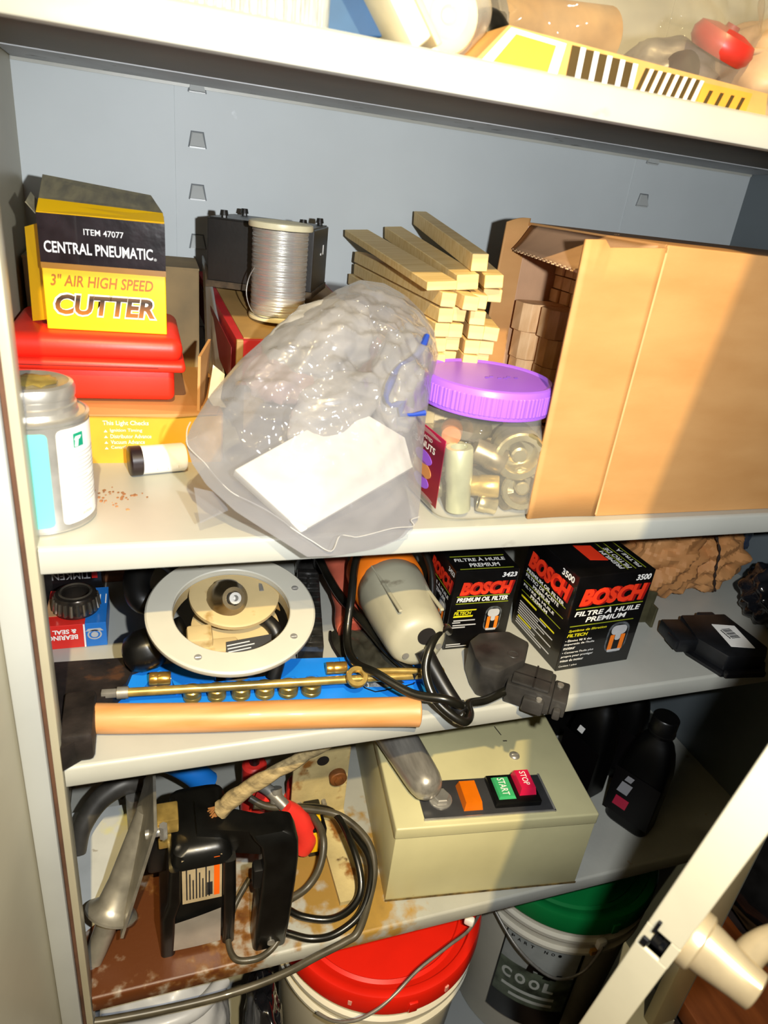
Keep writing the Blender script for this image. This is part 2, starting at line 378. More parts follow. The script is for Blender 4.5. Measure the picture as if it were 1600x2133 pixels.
def shelf(z, m, name, label, x0=XL + 0.001, x1=XR - 0.001, warp=0.0):
    t = thing('metal_shelf', label, 'shelf', (0, 0, z))
    t_ = 0.0014
    mk('deck', B().span((x0, 0.0035, -t_), (x1, YB - 0.0015, 0)), m, t)
    out = [(0.0042, 0), (0.0025, -0.0004), (0.001, -0.0014), (0.0001, -0.0032), (0, -0.0205), (0.0006, -0.0218), (0.002, -0.022), (0.012, -0.022),
           (0.012, -0.0208), (0.0026, -0.0208), (0.0014, -0.0196), (0.0014, -0.0042), (0.0042, -t_)]
    M = Matrix(((0, 0, 1, 0), (1, 0, 0, 0), (0, 1, 0, 0), (0, 0, 0, 1)))
    xf0, xf1 = -0.0795, 0.8055
    mk('front_lip', B().prism(out, xf1, M, h0=xf0), m, t, 50)
    mk('rear_lip', B().span((x0, YB - 0.003, -0.006), (x1, YB - 0.0016, -t_)), m, t)
    return t
top_ = shelf(S1, shelfp, 'a', 'topmost grey metal shelf, holding the blurred bags and cartons')
mk('underside', B().span((XL + 0.002, 0.013, -0.0019), (XR - 0.002, YB - 0.004, -0.0014)), mat('underside_lip_shade', '#6b5f4c', 0.6, var=0.10, nscale=6, spots=[('#3c3022', 40, 0.72)]), top_, label='underside coloured brown for the lip shadow')  # front lip's shadow is put into the brown base colour
mk('flashlit_scuffed_strip', B().span((XL + 0.002, 0.335, -0.0030), (XR - 0.002, YB - 0.004, -0.0019)), mat('flashlit_scuffed_grey', '#b4b6b8', 0.55, var=0.10, nscale=10, spots=[('#6d6a66', 45, 0.64)]), top_, label='scuffed rear strip of the underside, lightened as flash-lit')  # scuffs, plus the flash light painted in as a paler grey
shelf(S2, shelfp, 'b', 'grey metal shelf under the yellow cutter carton and purple-lidded jar')
shelf(S3, shelfp, 'c', 'grey metal shelf under the hatchet and black oil filter cartons')
shelf(S4, rustp, 'd', 'rust-stained lowest metal shelf, under the black power saw')

# ------------------------------------------------------------------ shared object materials
def paper(name, c, **k): return mat(name, c, k.pop('rough', 0.45), var=k.pop('var', 0.05), **k)
kraft = mat('kraft_cardboard', '#bd8d56', 0.75, var=0.05, nscale=10, bump=0.05, bscale=300, stretch=(1, 1, 3), col2='#b28049')
kraftin = mat('kraft_inside', '#c09672', 0.8, var=0.10, nscale=14, bump=0.05, bscale=300)
kraftedge = mat('corrugated_edge', '#d8b78a', 0.85, var=0.2, nscale=90)
dirtykraft = mat('dusty_cardboard', '#9b8258', 0.8, var=0.14, nscale=16, bump=0.08, col2='#7b6a4b')
white = mat('white_print', '#f6f4ee', 0.45, var=0.02)
offwhite = mat('offwhite_paper', '#eeeae0', 0.6, var=0.04)
black = mat('black_print', '#0c0b0b', 0.32, var=0.2)
blackp = mat('black_plastic', '#0a0a0a', 0.35, var=0.25, nscale=50, bump=0.03)
blackm = mat('black_rubber', '#141312', 0.42, var=0.2)
yel = mat('yellow_carton', '#f5c012', 0.36, var=0.04, nscale=12, bump=0.03, bscale=60)
steel = mat('bright_steel', '#c9c6bf', 0.30, 0.72, var=0.08, nscale=60)
dullsteel = mat('dull_steel', '#98948c', 0.42, 0.5, var=0.15, nscale=50, bump=0.05)
zinc = mat('zinc_brass', '#bd9f58', 0.30, 0.6, var=0.15, nscale=70)
red = mat('red_plastic', '#f0301c', 0.42, var=0.05, nscale=20, bump=0.03)
redp = mat('red_print', '#e3261b', 0.42, var=0.03)
blue = mat('blue_plastic', '#1b7fe0', 0.4, var=0.06, nscale=20)
orange = mat('orange_plastic', '#f07a1a', 0.4, var=0.05)
wood = mat('pale_wood', '#e6c98a', 0.6, var=0.10, nscale=14, stretch=(1, 14, 6), bump=0.06, bscale=80, col2='#d6b26c')
woodend = mat('pale_wood_end', '#e6bd78', 0.65, var=0.12, nscale=60)

# ------------------------------------------------------------------ second shelf: cartons at the left
t = thing('timing_light_carton', 'brown and yellow timing light carton with printed checklist, under the red case', 'carton', (0, 0, S2))
mk('carton_body', B().span((-0.119, 0.1640, 0.0), (0.068, 0.335, 0.050), 0.001), kraft, t)
fr = mk('front_panel', B().span((-0.119, 0.1628, 0.0), (0.066, 0.1638, 0.0475)), mat('mustard_print', '#d9a62c', 0.5, var=0.05), t, label='mustard yellow printed front panel')
mk('torn_top_flap', B().hull([(-0.119, 0.1605, 0.0470), (-0.03, 0.1595, 0.0475), (0.02, 0.160, 0.0465), (0.062, 0.161, 0.0495), (0.066, 0.178, 0.0515), (-0.119, 0.178, 0.0515)],
   [(-0.119, 0.1605, 0.0482), (-0.03, 0.1595, 0.0487), (0.02, 0.160, 0.0477), (0.062, 0.161, 0.0507), (0.066, 0.178, 0.0527), (-0.119, 0.178, 0.0527)]), kraft, t, label='torn brown cardboard top edge')
mk('side_flap', B().slab([(0.0460, 0.166, 0.050), (0.0560, 0.215, 0.050), (0.0610, 0.220, 0.108), (0.0480, 0.176, 0.101)], 0.0025), kraft, t, label='upright brown cardboard flap')
F = ((-0.0375, 0.1626, 0.0), (1, 0, 0), (0, 0, 1))
text('This Light Checks', offwhite, fr, (-0.0405, 0.1627, 0.0365), F[1], F[2], 0.040, 0.0056, bold=0.012)
for i, s in enumerate(('Ignition Timing', 'Distributor Advance', 'Vacuum Advance', 'Centrifugal Advance')):
    text(s, offwhite, fr, (-0.0345, 0.1627, 0.0305 - i * 0.0056), F[1], F[2], (0.028, 0.036, 0.030, 0.036)[i], 0.0039, bold=0.008)
    b = B(); M = basis((-0.0400, 0.1627, 0.0308 - i * 0.0056), F[1], F[2])
    b.prism([(0, 0), (0.0032, 0), (0.0016, 0.0024)], 0.0003, M); mk('bullet', b, offwhite, fr)

t = thing('red_tool_case', 'long red plastic tool case with rounded lid, under the yellow cutter carton', 'case', (0, 0, S2 + 0.0527))
b = B(); b.span((-0.119, 0.190, 0.0), (0.0245, 0.318, 0.034), 0.006, 3); mk('case_base', b, red, t, 40)
b = B(); b.span((-0.1195, 0.1800, 0.0300), (0.0345, 0.322, 0.0400), 0.004, 3); mk('rim', b, red, t, 40)
b = B(); b.span((-0.1195, 0.1845, 0.0385), (0.0325, 0.320, 0.0610), 0.010, 4); mk('lid', b, red, t, 40)
mk('seam', B().span((-0.110, 0.1796, 0.0345), (0.010, 0.1803, 0.0351)), mat('seam_shadow', '#5a0d06', 0.8), t)

t = thing('brown_carton', 'dusty brown cardboard carton behind the yellow cutter carton', 'carton', (0, 0, S2))
mk('carton_body', B().span((-0.118, 0.340, 0.0), (0.0585, 0.424, 0.158), 0.0015), dirtykraft, t)
mk('lid_flap', B().slab([(-0.118, 0.338, 0.159), (0.0585, 0.338, 0.159), (0.060, 0.424, 0.1605), (-0.118, 0.424, 0.1605)], 0.002), dirtykraft, t)
mk('packing_tape', B().span((-0.060, 0.3392, 0.02), (-0.028, 0.3398, 0.158)), mat('brown_tape', '#8a6a3c', 0.3), t)

# yellow cutter carton standing on the red case
t = thing('cutter_carton', 'yellow and black cutter carton with open top flap, on the red case', 'carton', (-0.0325, 0.2050, S2 + 0.1139), -1.5)
hw, hh, dp = 0.0515, 0.098, 0.098
mk('carton_body', B().span((-hw, 0, 0), (hw, dp, hh), 0.0008), yel, t)
bk = mk('black_band', B().span((-hw - 0.0003, -0.0006, 0.0575), (hw + 0.0003, dp, hh - 0.0004)), mat('gloss_black_print', '#2a2224', 0.18, var=0.3, nscale=40, bump=0.15, bscale=60, coat=0.6), t, label='glossy black printed band')
mk('band_fade', B().span((-hw - 0.0004, -0.0004, 0.0525), (hw + 0.0004, dp, 0.0576)), mat('amber_print', '#a8721a', 0.35), t)
U_ = ((1, 0, 0), (0, 0, 1))
text('ITEM 47077', white, t, (-0.0155, -0.0008, 0.0825), *U_, 0.0325, 0.0050, bold=0.004)
text('CENTRAL PNEUMATIC', white, t, (-0.0480, -0.0008, 0.0660), *U_, 0.0890, 0.0095, bold=0.018)
text('®', white, t, (0.0418, -0.0008, 0.0655), *U_, 0.0024, 0.0024)
text('3" AIR HIGH SPEED', mat('brown_print', '#a25f12', 0.4), t, (-0.0455, -0.0006, 0.0385), *U_, 0.0860, 0.0100, shear=0.22, bold=0.015)
text('CUTTER', white, t, (-0.0450, -0.0006, 0.0125), *U_, 0.0880, 0.0205, shear=0.18, bold=0.075, d=0.0003)
text('CUTTER', grad('letter_fade', 1, [(0.0, '#b06c10'), (0.008, '#7a4a10'), (0.0135, '#2a1a08'), (0.018, '#6a4a20')]), t, (-0.0432, -0.0009, 0.0141), *U_, 0.0842, 0.0175, shear=0.18, bold=0.035)
mk('tuck_lip', B().slab([(-hw, -0.0012, hh), (hw, -0.0012, hh + 0.001), (hw - 0.001, 0.016, hh + 0.0075), (-hw + 0.0005, 0.016, hh + 0.0095)], 0.0008), yel, t, label='yellow front lip of the open lid')
mk('lid', B().slab([(-hw + 0.0005, 0.016, hh + 0.0095), (hw - 0.001, 0.016, hh + 0.0075), (hw - 0.012, 0.098, hh + 0.018), (-hw - 0.006, 0.098, hh + 0.026)], 0.0008), mat('dusty_shaded_yellow', '#a49a78', 0.7, var=0.18, nscale=24, stretch=(6, 1, 1), col2='#7f7a66'), t, label='dusty open lid, greyed for the shelf shade')  # dust, with the shade of the shelf above mixed into the grey
mk('corner_flap', B().slab([(-hw - 0.001, 0.000, hh - 0.002), (-hw - 0.0085, 0.004, hh + 0.006), (-hw - 0.010, 0.045, hh + 0.012), (-hw - 0.001, 0.045, hh)], 0.0006), mat('dusty_shaded_yellow', '#a49a78'), t)
mk('side_flap', B().slab([(-hw - 0.0005, 0.012, 0.006), (-hw - 0.0005, 0.012, 0.088), (-hw - 0.0150, 0.0300, 0.082), (-hw - 0.0165, 0.0300, 0.000)], 0.0008), yel, t, label='yellow side flap hanging open')

# cement can
t = thing('cement_can', 'small metal cement can with teal and white labels and screw cap', 'can', (-0.0810, 0.0570, S2))
r = 0.0375
mk('can_body', B().lathe([(r - 0.001, 0), (r + 0.0008, 0.0012), (r + 0.0008, 0.003), (r, 0.0042), (r, 0.083), (r + 0.0009, 0.0842), (r + 0.0009, 0.0862), (r - 0.0012, 0.0872), (r - 0.002, 0.0862), (0.0315, 0.0866), (0.0302, 0.0900), (0, 0.0900)], None, 64), steel, t, 35)
def band(a0, a1, z0, z1, rr, rad=0.004):
    b = B(); n = 24; M = []
    def fn(u, v):
        z = z0 + (z1 - z0) * v; e = 0
        for lim in (z - z0, z1 - z):
            if lim < rad: e = max(e, rad - math.sqrt(max(0, rad * rad - (rad - lim) ** 2)))
        aa0 = a0 + e / rr; aa1 = a1 - e / rr; a = aa0 + (aa1 - aa0) * u
        return V((rr * math.cos(a), rr * math.sin(a), z))
    zs_ = [0, .01, .025, .05, .1, .3, .5, .7, .9, .95, .975, .99, 1]
    b.grid(lambda u, v: fn(u, zs_[int(round(v * 12))]), n, 13)
    return b
mk('teal_label', band(math.radians(-170), math.radians(-71), 0.0060, 0.0800, r + 0.0004), mat('teal_print', '#6fc9bd', 0.35, var=0.06, nscale=10), t, 30, 'teal front label')
wl = mk('white_label', band(math.radians(-62), math.radians(45), 0.0060, 0.0810, r + 0.0004), white, t, 30, 'white instruction label')
def onarc(a, z, rr): return ((rr * math.cos(a), rr * math.sin(a), z), (-math.sin(a), math.cos(a), 0), (0, 0, 1))
a_ = math.radians(-36)
o, rr_, uu = onarc(a_, 0.0660, r + 0.0007)
patches('hand_pictogram', [(-0.0045, 0, 0.009, 0.0105)], mat('green_print', '#0e8a6c', 0.4), wl, o, rr_, uu, 0.0006)
patches('hand_pictogram', [(-0.0040, 0.0008, 0.0028, 0.0055, 0.001), (-0.0040, 0.006, 0.0050, 0.0022, 0.0015)], white, wl, o, rr_, uu, 0.0010)
for k in range(15):
    a = math.radians(-52 + 0); z = 0.0600 - k * 0.0031
    b = B(); segs = 12; a0 = math.radians(-45); a1 = math.radians(-45 + (52, 58, 30, 56, 50, 57, 22, 55)[k % 8])
    b.grid(lambda u, v: V(((r + 0.0006) * math.cos(a0 + (a1 - a0) * u), (r + 0.0006) * math.sin(a0 + (a1 - a0) * u), z + 0.0007 * v)), segs, 2)
    mk('print_line', b, mat('grey_print', '#b9b3aa', 0.5), wl)
o, rr_, uu = onarc(math.radians(-33), 0.0105, r + 0.0008)
text('Caution', mat('grey_print', '#b9b3aa'), wl, (o[0] - 0.006 * rr_[0], o[1] - 0.006 * rr_[1], o[2]), rr_, uu, 0.0125, 0.0032, shear=0.2, bold=0.01)
cp = mk('screw_cap', B().lathe([(0.0300, 0.0895), (0.0303, 0.0900), (0.0303, 0.0935), (0.0292, 0.0945), (0.0292, 0.0985), (0.0300, 0.0995)], None, 64, cap=False)
   .lathe([(0.0300, 0.0995), (0.0300, 0.1045), (0.0290, 0.1075), (0.0262, 0.1088), (0.0225, 0.1080), (0.0110, 0.1080), (0.0100, 0.1068), (0, 0.1068)], None, 96, f=lambda a, z: 1.0 + (0.012 if 0.0995 < z < 0.105 and math.cos(a * 48) > 0 else 0)), steel, t, 30, 'ribbed metal screw cap')
mk('dried_glue', blob((0.002, 0, 0.1085), (0.016, 0.015, 0.0018), 3, 0.35, 120, 26, 10), mat('dry_glue', '#8c7a3e', 0.35, var=0.2, nscale=80), cp, 40)

# small vial on its side
t = thing('pill_vial', 'small white-labelled vial with dark cap lying on its side by the yellow carton', 'vial', (-0.0165, 0.1335, S2 + 0.0137), 12)
mk('vial_body', B().lathe([(0.0115, 0.0), (0.0132, 0.001), (0.0132, 0.040), (0.012, 0.0420), (0, 0.0420)], along((0.006, 0, 0), (1, 0, 0)), 32), white, t, 40)
mk('cap', B().lathe([(0.0125, -0.0020), (0.0137, -0.001), (0.0137, 0.0080), (0.0130, 0.0088), (0, 0.0088)], along((0, 0, 0), (1, 0, 0)), 32), mat('dark_brown_plastic', '#241a1c', 0.35), t, 40, 'dark brown cap')
patches('tick_mark', [(0.020 + 0.0095 * k, 0.0, 0.0005, 0.005) for k in range(3)], mat('grey_print', '#b9b3aa'), t, (0, -0.0128, -0.0060), (1, 0, 0), (0, 0.25, 1), 0.0008)

# red flat box, black enclosure and wire spool
t = thing('red_flat_box', 'worn red and brown flat cardboard box under the wire spool', 'box', (0.0820, 0.180, S2 + 0.0), 0)
M = RX(7.5) @ RZ(4)
tp = 0.1165
b = B().hull([(0, 0, tp - 0.045), (0.150, 0, tp - 0.045), (0.150, 0.235, tp - 0.045), (-0.004, 0.235, tp - 0.045)], [(0, 0, tp), (0.150, 0, tp), (0.150, 0.235, tp), (-0.004, 0.235, tp)])
bd = mk('box_body', b, mat('red_cardboard', '#b5282c', 0.5, var=0.12, nscale=20), t, M=TR(0, 0, 0) @ TR(0, 0, tp) @ M @ TR(0, 0, -tp))
mk('brown_top', B().span((0.007, 0.006, tp), (0.147, 0.232, tp + 0.0012)), mat('tan_board', '#a9854e', 0.6, var=0.12, nscale=14), bd, label='bare tan cardboard top')
mk('worn_corner', B().span((-0.0006, -0.0006, tp - 0.044), (0.006, 0.004, tp + 0.0006), 0.001), mat('tan_board', '#a9854e'), bd)
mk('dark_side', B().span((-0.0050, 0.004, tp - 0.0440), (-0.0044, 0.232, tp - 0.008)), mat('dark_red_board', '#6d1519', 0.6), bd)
t = thing('support_carton', 'low brown carton hidden under the red flat box', 'carton', (0.160, 0.300, S2))
mk('carton_body', B().hull([(-0.068, -0.10, 0), (0.066, -0.10, 0), (0.066, 0.105, 0), (-0.068, 0.105, 0)], [(-0.068, -0.10, 0.0670), (0.066, -0.10, 0.0670), (0.066, 0.105, 0.0930), (-0.068, 0.105, 0.0930)]), dirtykraft, t)
mk('packing_tape', B().span((-0.01, -0.1004, 0.0), (0.02, -0.0999, 0.064)), mat('brown_tape', '#8a6a3c'), t)

t = thing('black_enclosure', 'black steel electrical enclosure with screw feet, behind the wire spool', 'enclosure', (0.064, 0.302, S2 + 0.1470), -22)
en = mat('black_steel_paint', '#1d1a17', 0.38, var=0.15, nscale=30, bump=0.05)
mk('case', B().span((0, 0, 0.006), (0.112, 0.098, 0.068), 0.001), en, t)
mk('base_flange', B().span((-0.001, -0.002, 0.0), (0.113, 0.098, 0.0065)), mat('corrugated_edge_dark', '#4a3c28', 0.8, var=0.3, nscale=120), t)
mk('cover_plate', B().span((0.002, 0.002, 0.068), (0.110, 0.096, 0.0692)), en, t)
for x, y in ((0.016, 0.006), (0.016, 0.088), (0.104, 0.082), (0.098, 0.010)):
    mk('screw_foot', B().cyl((x, y, 0.069), (x, y, 0.0715), 0.0032, seg=8).cyl((x, y, 0.0715), (x, y, 0.0765), 0.0046, 0.0036, 10), en, t, 40)
mk('side_slot', B().span((0.1118, 0.050, 0.040), (0.1126, 0.060, 0.0425)).span((0.1118, 0.066, 0.040), (0.1126, 0.068, 0.050)), steel, t)

t = thing('wire_spool', 'spool of bright bare wire with pale plastic flanges, on the red flat box', 'spool', (0.1305, 0.2450, S2 + 0.1275))
ivory = mat('ivory_plastic', '#d6cda8', 0.4, var=0.08)
mk('bottom_flange', B().lathe([(0.029, 0), (0.0295, 0.0008), (0.0295, 0.0042), (0.029, 0.005), (0, 0.005)], None, 48), ivory, t, 40)
mk('top_flange', B().lathe([(0.0275, 0.0870), (0.0315, 0.0872), (0.0320, 0.0885), (0.0315, 0.0925), (0.0295, 0.0935), (0.0170, 0.0905), (0.0105, 0.0880), (0.0100, 0.070), (0, 0.070)], None, 48), ivory, t, 40)
b = B(); turns = 62; z0, z1 = 0.0055, 0.0865; pr = []
for k in range(turns):
    zz = z0 + (z1 - z0) * k / turns; st = (z1 - z0) / turns; rr_ = 0.0277 + 0.0003 * math.sin(k * 1.7)
    pr += [(rr_ - 0.0004, zz), (rr_, zz + st * 0.3), (rr_, zz + st * 0.7)]
b.lathe(pr, None, 48); mk('wound_wire', b, mat('wire_tin', '#cfccc4', 0.34, 0.72, var=0.05, nscale=40), t, 60, 'tightly wound bright wire')
mk('loose_end', B().tube([(-0.026, -0.008, 0.050), (-0.031, -0.004, 0.038), (-0.033, -0.006, 0.022), (-0.028, -0.014, 0.008), (-0.018, -0.024, 0.004), (-0.004, -0.0285, 0.006)], 0.0006, 6), dullsteel, t, 60)

t = thing('plastic_sheet', 'curled grey plastic sheet standing between the brown carton and red box', 'sheet', (0.0, 0.0, S2))
b = B(); b.grid(lambda u, v: V((0.0655 + 0.014 * v * v * (1 - u) + 0.006 * math.sin(u * 3) - 0.004 * v + 0.0015 * math.sin(9 * u), 0.225 + 0.115 * u - 0.035 * (1 - v), 0.001 + 0.172 * v - 0.10 * (1 - u) * v)), 14, 14)
s_ = mk('plastic_sheet_face', b, film('smoke_film', '#8f8f88', 0.75, 0.15), t, 60); so = s_.modifiers.new('thickness', 'SOLIDIFY'); so.thickness = 0.0015
t = tag(mk('paper_scrap', B().slab([(0.056, 0.196, S2 + 0.0545), (0.068, 0.194, S2 + 0.0545), (0.073, 0.202, S2 + 0.078), (0.062, 0.206, S2 + 0.086)], 0.001).slab([(0.056, 0.197, S2 + 0.0545), (0.068, 0.195, S2 + 0.0545), (0.072, 0.178, S2 + 0.051), (0.060, 0.180, S2 + 0.051)], 0.001), offwhite), 'folded white paper scrap beside the red case', 'scrap')

# ------------------------------------------------------------------ second shelf: sticks, big carton, jar
rs = random.Random(11)
proto = None
def stick(x0, z0, x1, z1, y0, y1, a, h, tilt, label):
    p = V((x0, y0, z0)); q = V((x1, y1, z1)); L_ = (q - p).length
    d = (q - p).normalized(); up = (V((math.sin(tilt), 0, math.cos(tilt)))); up = (up - d * up.dot(d)).normalized(); rt = d.cross(up)
    M = Matrix(((rt.x, d.x, up.x, p.x), (rt.y, d.y, up.y, p.y), (rt.z, d.z, up.z, p.z), (0, 0, 0, 1)))
    o = mk('wood_stick', B().span((-a / 2, 0, -h / 2), (a / 2, L_, h / 2), 0.0006, 1), wood, M=M)
    tag(o, label, 'stick', 'pale wood sticks stacked beside the open carton')
ORD = ('first', 'second', 'third', 'fourth', 'fifth', 'sixth', 'seventh', 'eighth', 'ninth', 'tenth', 'eleventh', 'twelfth', 'thirteenth')
rows = 13
for j in range(rows):
    zz = S2 + 0.0075 + 0.0140 * j
    n = 4 if j < 10 else (4, 3, 3)[j - 10]
    for i in range(n):
        x = 0.2545 + 0.0165 * i + rs.uniform(-0.0015, 0.0015) + 0.0010 * j
        xe = x - 0.004 + 0.030 * i * (j / rows) + (0.03 if i > 1 else -0.004) * (j / rows)
        stick(x, zz + rs.uniform(-.0006, .0006), xe, zz + 0.0005 + j * 0.0004, 0.118 + rs.uniform(-0.010, 0.014), 0.395 + rs.uniform(-0.01, 0.02), 0.0150, 0.0128, rs.uniform(-0.04, 0.04), 'pale wood stick, %s from the left in the %s layer up of the stick stack' % (ORD[i], ORD[j]))
sp_ = [(0.2600, 1.2760, 0.2540, 1.2970, 0.030, 0.008, 'wide pale wood stick lying leftmost on top of the stick stack'),
       (0.2890, 1.2800, 0.3020, 1.3020, 0.022, 0.014, 'thick pale wood stick in the middle on top of the stick stack'),
       (0.3020, 1.2975, 0.3360, 1.3220, 0.016, 0.016, 'topmost pale wood stick of the stack, its dark edge facing up'),
       (0.3130, 1.2830, 0.3720, 1.3060, 0.018, 0.012, 'pale wood stick on the right shoulder of the stick stack'),
       (0.3190, 1.2690, 0.4100, 1.2900, 0.018, 0.012, 'pale wood stick fanned out towards the big open carton')]
for x0, z0, x1, z1, a, h, l in sp_: stick(x0, z0, x1, z1, 0.125 + rs.uniform(0, 0.02), 0.405, a, h, rs.uniform(-0.12, 0.06), l)

# large carton lying with its mouth to the left
t = thing('large_carton', 'large brown cardboard carton with its open flaps facing left', 'carton', (0, 0, S2))
X0, X1, Y0, Y1, Hh, th = 0.404, 0.752, 0.012, 0.250, 0.246, 0.0035
def wall_grid(a, b_, seed, amp=0.0012):
    return None
mk('front_wall', B().span((X0, Y0, 0.0), (X1, Y0 + th, Hh), 0.001), kraft, t)
mk('rear_wall', B().span((X0, Y1 - th, 0.0), (X1, Y1, Hh), 0.001), kraftin, t)
mk('bottom_wall', B().span((X0, Y0 + th, 0.0), (X1, Y1 - th, th)), kraftin, t)
mk('top_wall', B().span((X0, Y0 + th, Hh - th), (X1, Y1 - th, Hh)), kraft, t)
mk('end_wall', B().span((X1 - th, Y0 + th, th), (X1, Y1 - th, Hh - th)), kraft, t)
# flaps
def flap(name, fn, m, nu=14, nv=10, thick=0.0032, label=None):
    b = B(); b.grid(fn, nu, nv); o = mk(name, b, m, t, 50, label); so = o.modifiers.new('board', 'SOLIDIFY'); so.thickness = thick; so.offset = 0; return o
flap('front_flap', lambda u, v: V((0.3295 + 0.0745 * u - 0.003 * v * (1 - u), 0.0135 - 0.004 * (1 - u) * (1 - u) * 0 + 0.0016 * math.sin(u * math.pi), 0.0005 + (0.243 - 0.006 * (1 - u) + (0.006 if u < 0.28 else 0)) * v)), kraft, label='wide front flap swung open to the left')
flap('rear_flap', lambda u, v: V((0.372 + 0.034 * u + 0.006 * v * (1 - u), 0.2485, 0.0005 + (0.2495 + 0.002 * math.sin(3 * u)) * v - (0.006 * (1 - u) if v > 0.9 else 0))), kraft, label='rear flap standing upright')
b = B(); b.grid(lambda u, v: V((0.404 - v * (0.064 - 0.046 * u), 0.024 + 0.214 * u, Hh - 0.003 - 0.022 * v - 0.004 * math.sin(v * 2))), 14, 8)
o = mk('top_flap', b, kraftin, t, 50, 'sagging top flap with corrugated edge'); so = o.modifiers.new('board', 'SOLIDIFY'); so.thickness = 0.0030; so.offset = 0
b = B()
for k in range(34):
    u = (k + 0.5) / 34
    p = V((0.404 - (0.064 - 0.046 * u) - 0.0006, 0.024 + 0.214 * u, Hh - 0.003 - 0.022 - 0.004 * math.sin(2)))
    b.box(p + V((0, 0, 0.0007 * (1 if k % 2 else -1))), (0.0012, 0.0032, 0.0010))
mk('corrugated_flute', b, kraftedge, o)
patches('pencil_mark', [(0.0 + 0.006 * k, 0.002 * math.sin(k * 2.1), 0.0035, 0.0012, 0.001) for k in range(9)], mat('pencil', '#7a5a38', 0.7), t, (0.43, 0.120, Hh + 0.0003), (0.6, 0.8, 0), (-0.8, 0.6, 0))
mk('crease', B().span((X0 - 0.0010, Y0 - 0.0006, 0.002), (X0 + 0.0010, Y0 + 0.0004, Hh - 0.006), 0.0004), mat('crease_kraft', '#cda06c', 0.8), t)
# wood blocks inside the carton
blockm = mat('block_wood', '#e0b786', 0.6, var=0.12, nscale=20, stretch=(8, 2, 2), col2='#c99a66')
def blk(loc, L_, wd, ht, label, ch=0.28, group='chamfered wood blocks in the open carton'):
    c = ch * min(wd, ht)
    b = B(); M = Matrix(((0, 0, 1, 0), (1, 0, 0, 0), (0, 1, 0, 0), (0, 0, 0, 1)))
    pol = [(0, -wd / 2 + c), (c * 0.9, -wd / 2), (L_, -wd / 2), (L_, wd / 2), (c * 0.9, wd / 2), (0, wd / 2 - c)]
    b.prism(pol, ht / 2, None, 0.0005, -ht / 2)
    o = mk('wood_block', b, blockm); o.location = loc; return tag(o, label, 'block', group)
rown = ['top', 'second', 'third', 'fourth', 'fifth']
for j, zc in enumerate((0.1500, 0.1190, 0.0880, 0.0570, 0.0215)):
    for i, yc in enumerate((0.2215, 0.1840, 0.1465, 0.109)):
        if j == 0 and i > 1: continue
        x = (0.3940, 0.4060, 0.4200, 0.4240)[i] + 0.005 * rs.random() + 0.003 * j
        blk((x, yc, S2 + zc), 0.150, 0.0345, 0.0305, '%s wood block from the rear flap, %s row inside the open carton' % (('first', 'second', 'third', 'fourth')[i], rown[j]))
for j in range(5):
    for i in range(4):
        blk((0.4460 + rs.uniform(0, 0.004), 0.2370 - 0.0205 * i, S2 + 0.1725 + 0.0148 * j), 0.10, 0.0185, 0.0138, 'small wood block, %s from rear, %s row of the tight stack in the carton' % (ORD[i], ORD[j]), 0.12, 'small stacked blocks inside the open carton')

# clear jar of sockets with a purple lid
t = thing('peanut_jar', 'clear square peanut jar with purple lid, full of metal sockets', 'jar', (0.2930, 0.0680, S2), 3)
clear = film('clear_plastic', '#e9e6da', 0.07, 0.06)
def sq(n, k=1.0): return lambda a, z: (k / (abs(math.cos(a)) ** n + abs(math.sin(a)) ** n) ** (1 / n))
def sqz(a, z):
    n = 7 if 0.004 < z < 0.074 else (4 if z < 0.081 else 2)
    return 1.0 / (abs(math.cos(a)) ** n + abs(math.sin(a)) ** n) ** (1 / n)
mk('jar_body', B().lathe([(0.0, 0.0015), (0.045, 0.0012), (0.0525, 0.0012), (0.0562, 0.0050), (0.0570, 0.012), (0.0560, 0.016), (0.0560, 0.066), (0.0570, 0.070), (0.0562, 0.0745), (0.0560, 0.0770), (0.0556, 0.0815), (0.0545, 0.0870), (0.0545, 0.100)], None, 96, f=sqz, cap=False), clear, t, 50, 'clear plastic jar body')
purple = mat('purple_plastic', '#9a5fe0', 0.38, var=0.04, nscale=14)
lid = mk('lid', B().lathe([(0.0585, 0.0955), (0.0605, 0.0960), (0.0608, 0.0975), (0.0606, 0.1170), (0.0592, 0.1200), (0.0570, 0.1210), (0.0545, 0.1200), (0.0535, 0.1192), (0, 0.1198)], None, 240, f=lambda a, z: 1.0 + (0.006 if 0.0985 < z < 0.1165 and math.sin(a * 120) > 0 else 0)), purple, t, 28, 'purple ribbed screw lid')
mk('lid_ribs', B().lathe([(0.0607, 0.0990), (0.0611, 0.0995), (0.0611, 0.1150), (0.0607, 0.1155)], None, 360, cap=False, f=lambda a, z: 1.0 + (0.010 if math.sin(a * 90) > 0 else 0.0)), purple, lid)
patches('scuff', [(-0.012 + 0.006 * k, 0.003 * math.sin(k * 1.9), 0.004, 0.0025, 0.001) for k in range(6)], mat('purple_scuff', '#7d4cb8', 0.7), lid, (0.004, -0.008, 0.1200), (1, 0, 0), (0, 1, 0), 0.0003)
pl_ = mk('side_label', B().span((-0.0566, -0.0440, 0.010), (-0.0561, 0.030, 0.0740), 0.0002), grad('maroon_print', 2, [(0.008, '#7d1420'), (0.03, '#8a2430'), (0.045, '#7a1c38'), (0.062, '#6a1a2c'), (0.076, '#c02050')]), t, label='dark red printed side label')
UL = ((0, -1, 0), (0, 0, 1))
text('PEANUTS', white, pl_, (-0.0566, 0.022, 0.0545), *UL, 0.050, 0.0060, bold=0.02)
text('DRY ROASTED', white, pl_, (-0.0566, 0.020, 0.0630), *UL, 0.040, 0.0032)
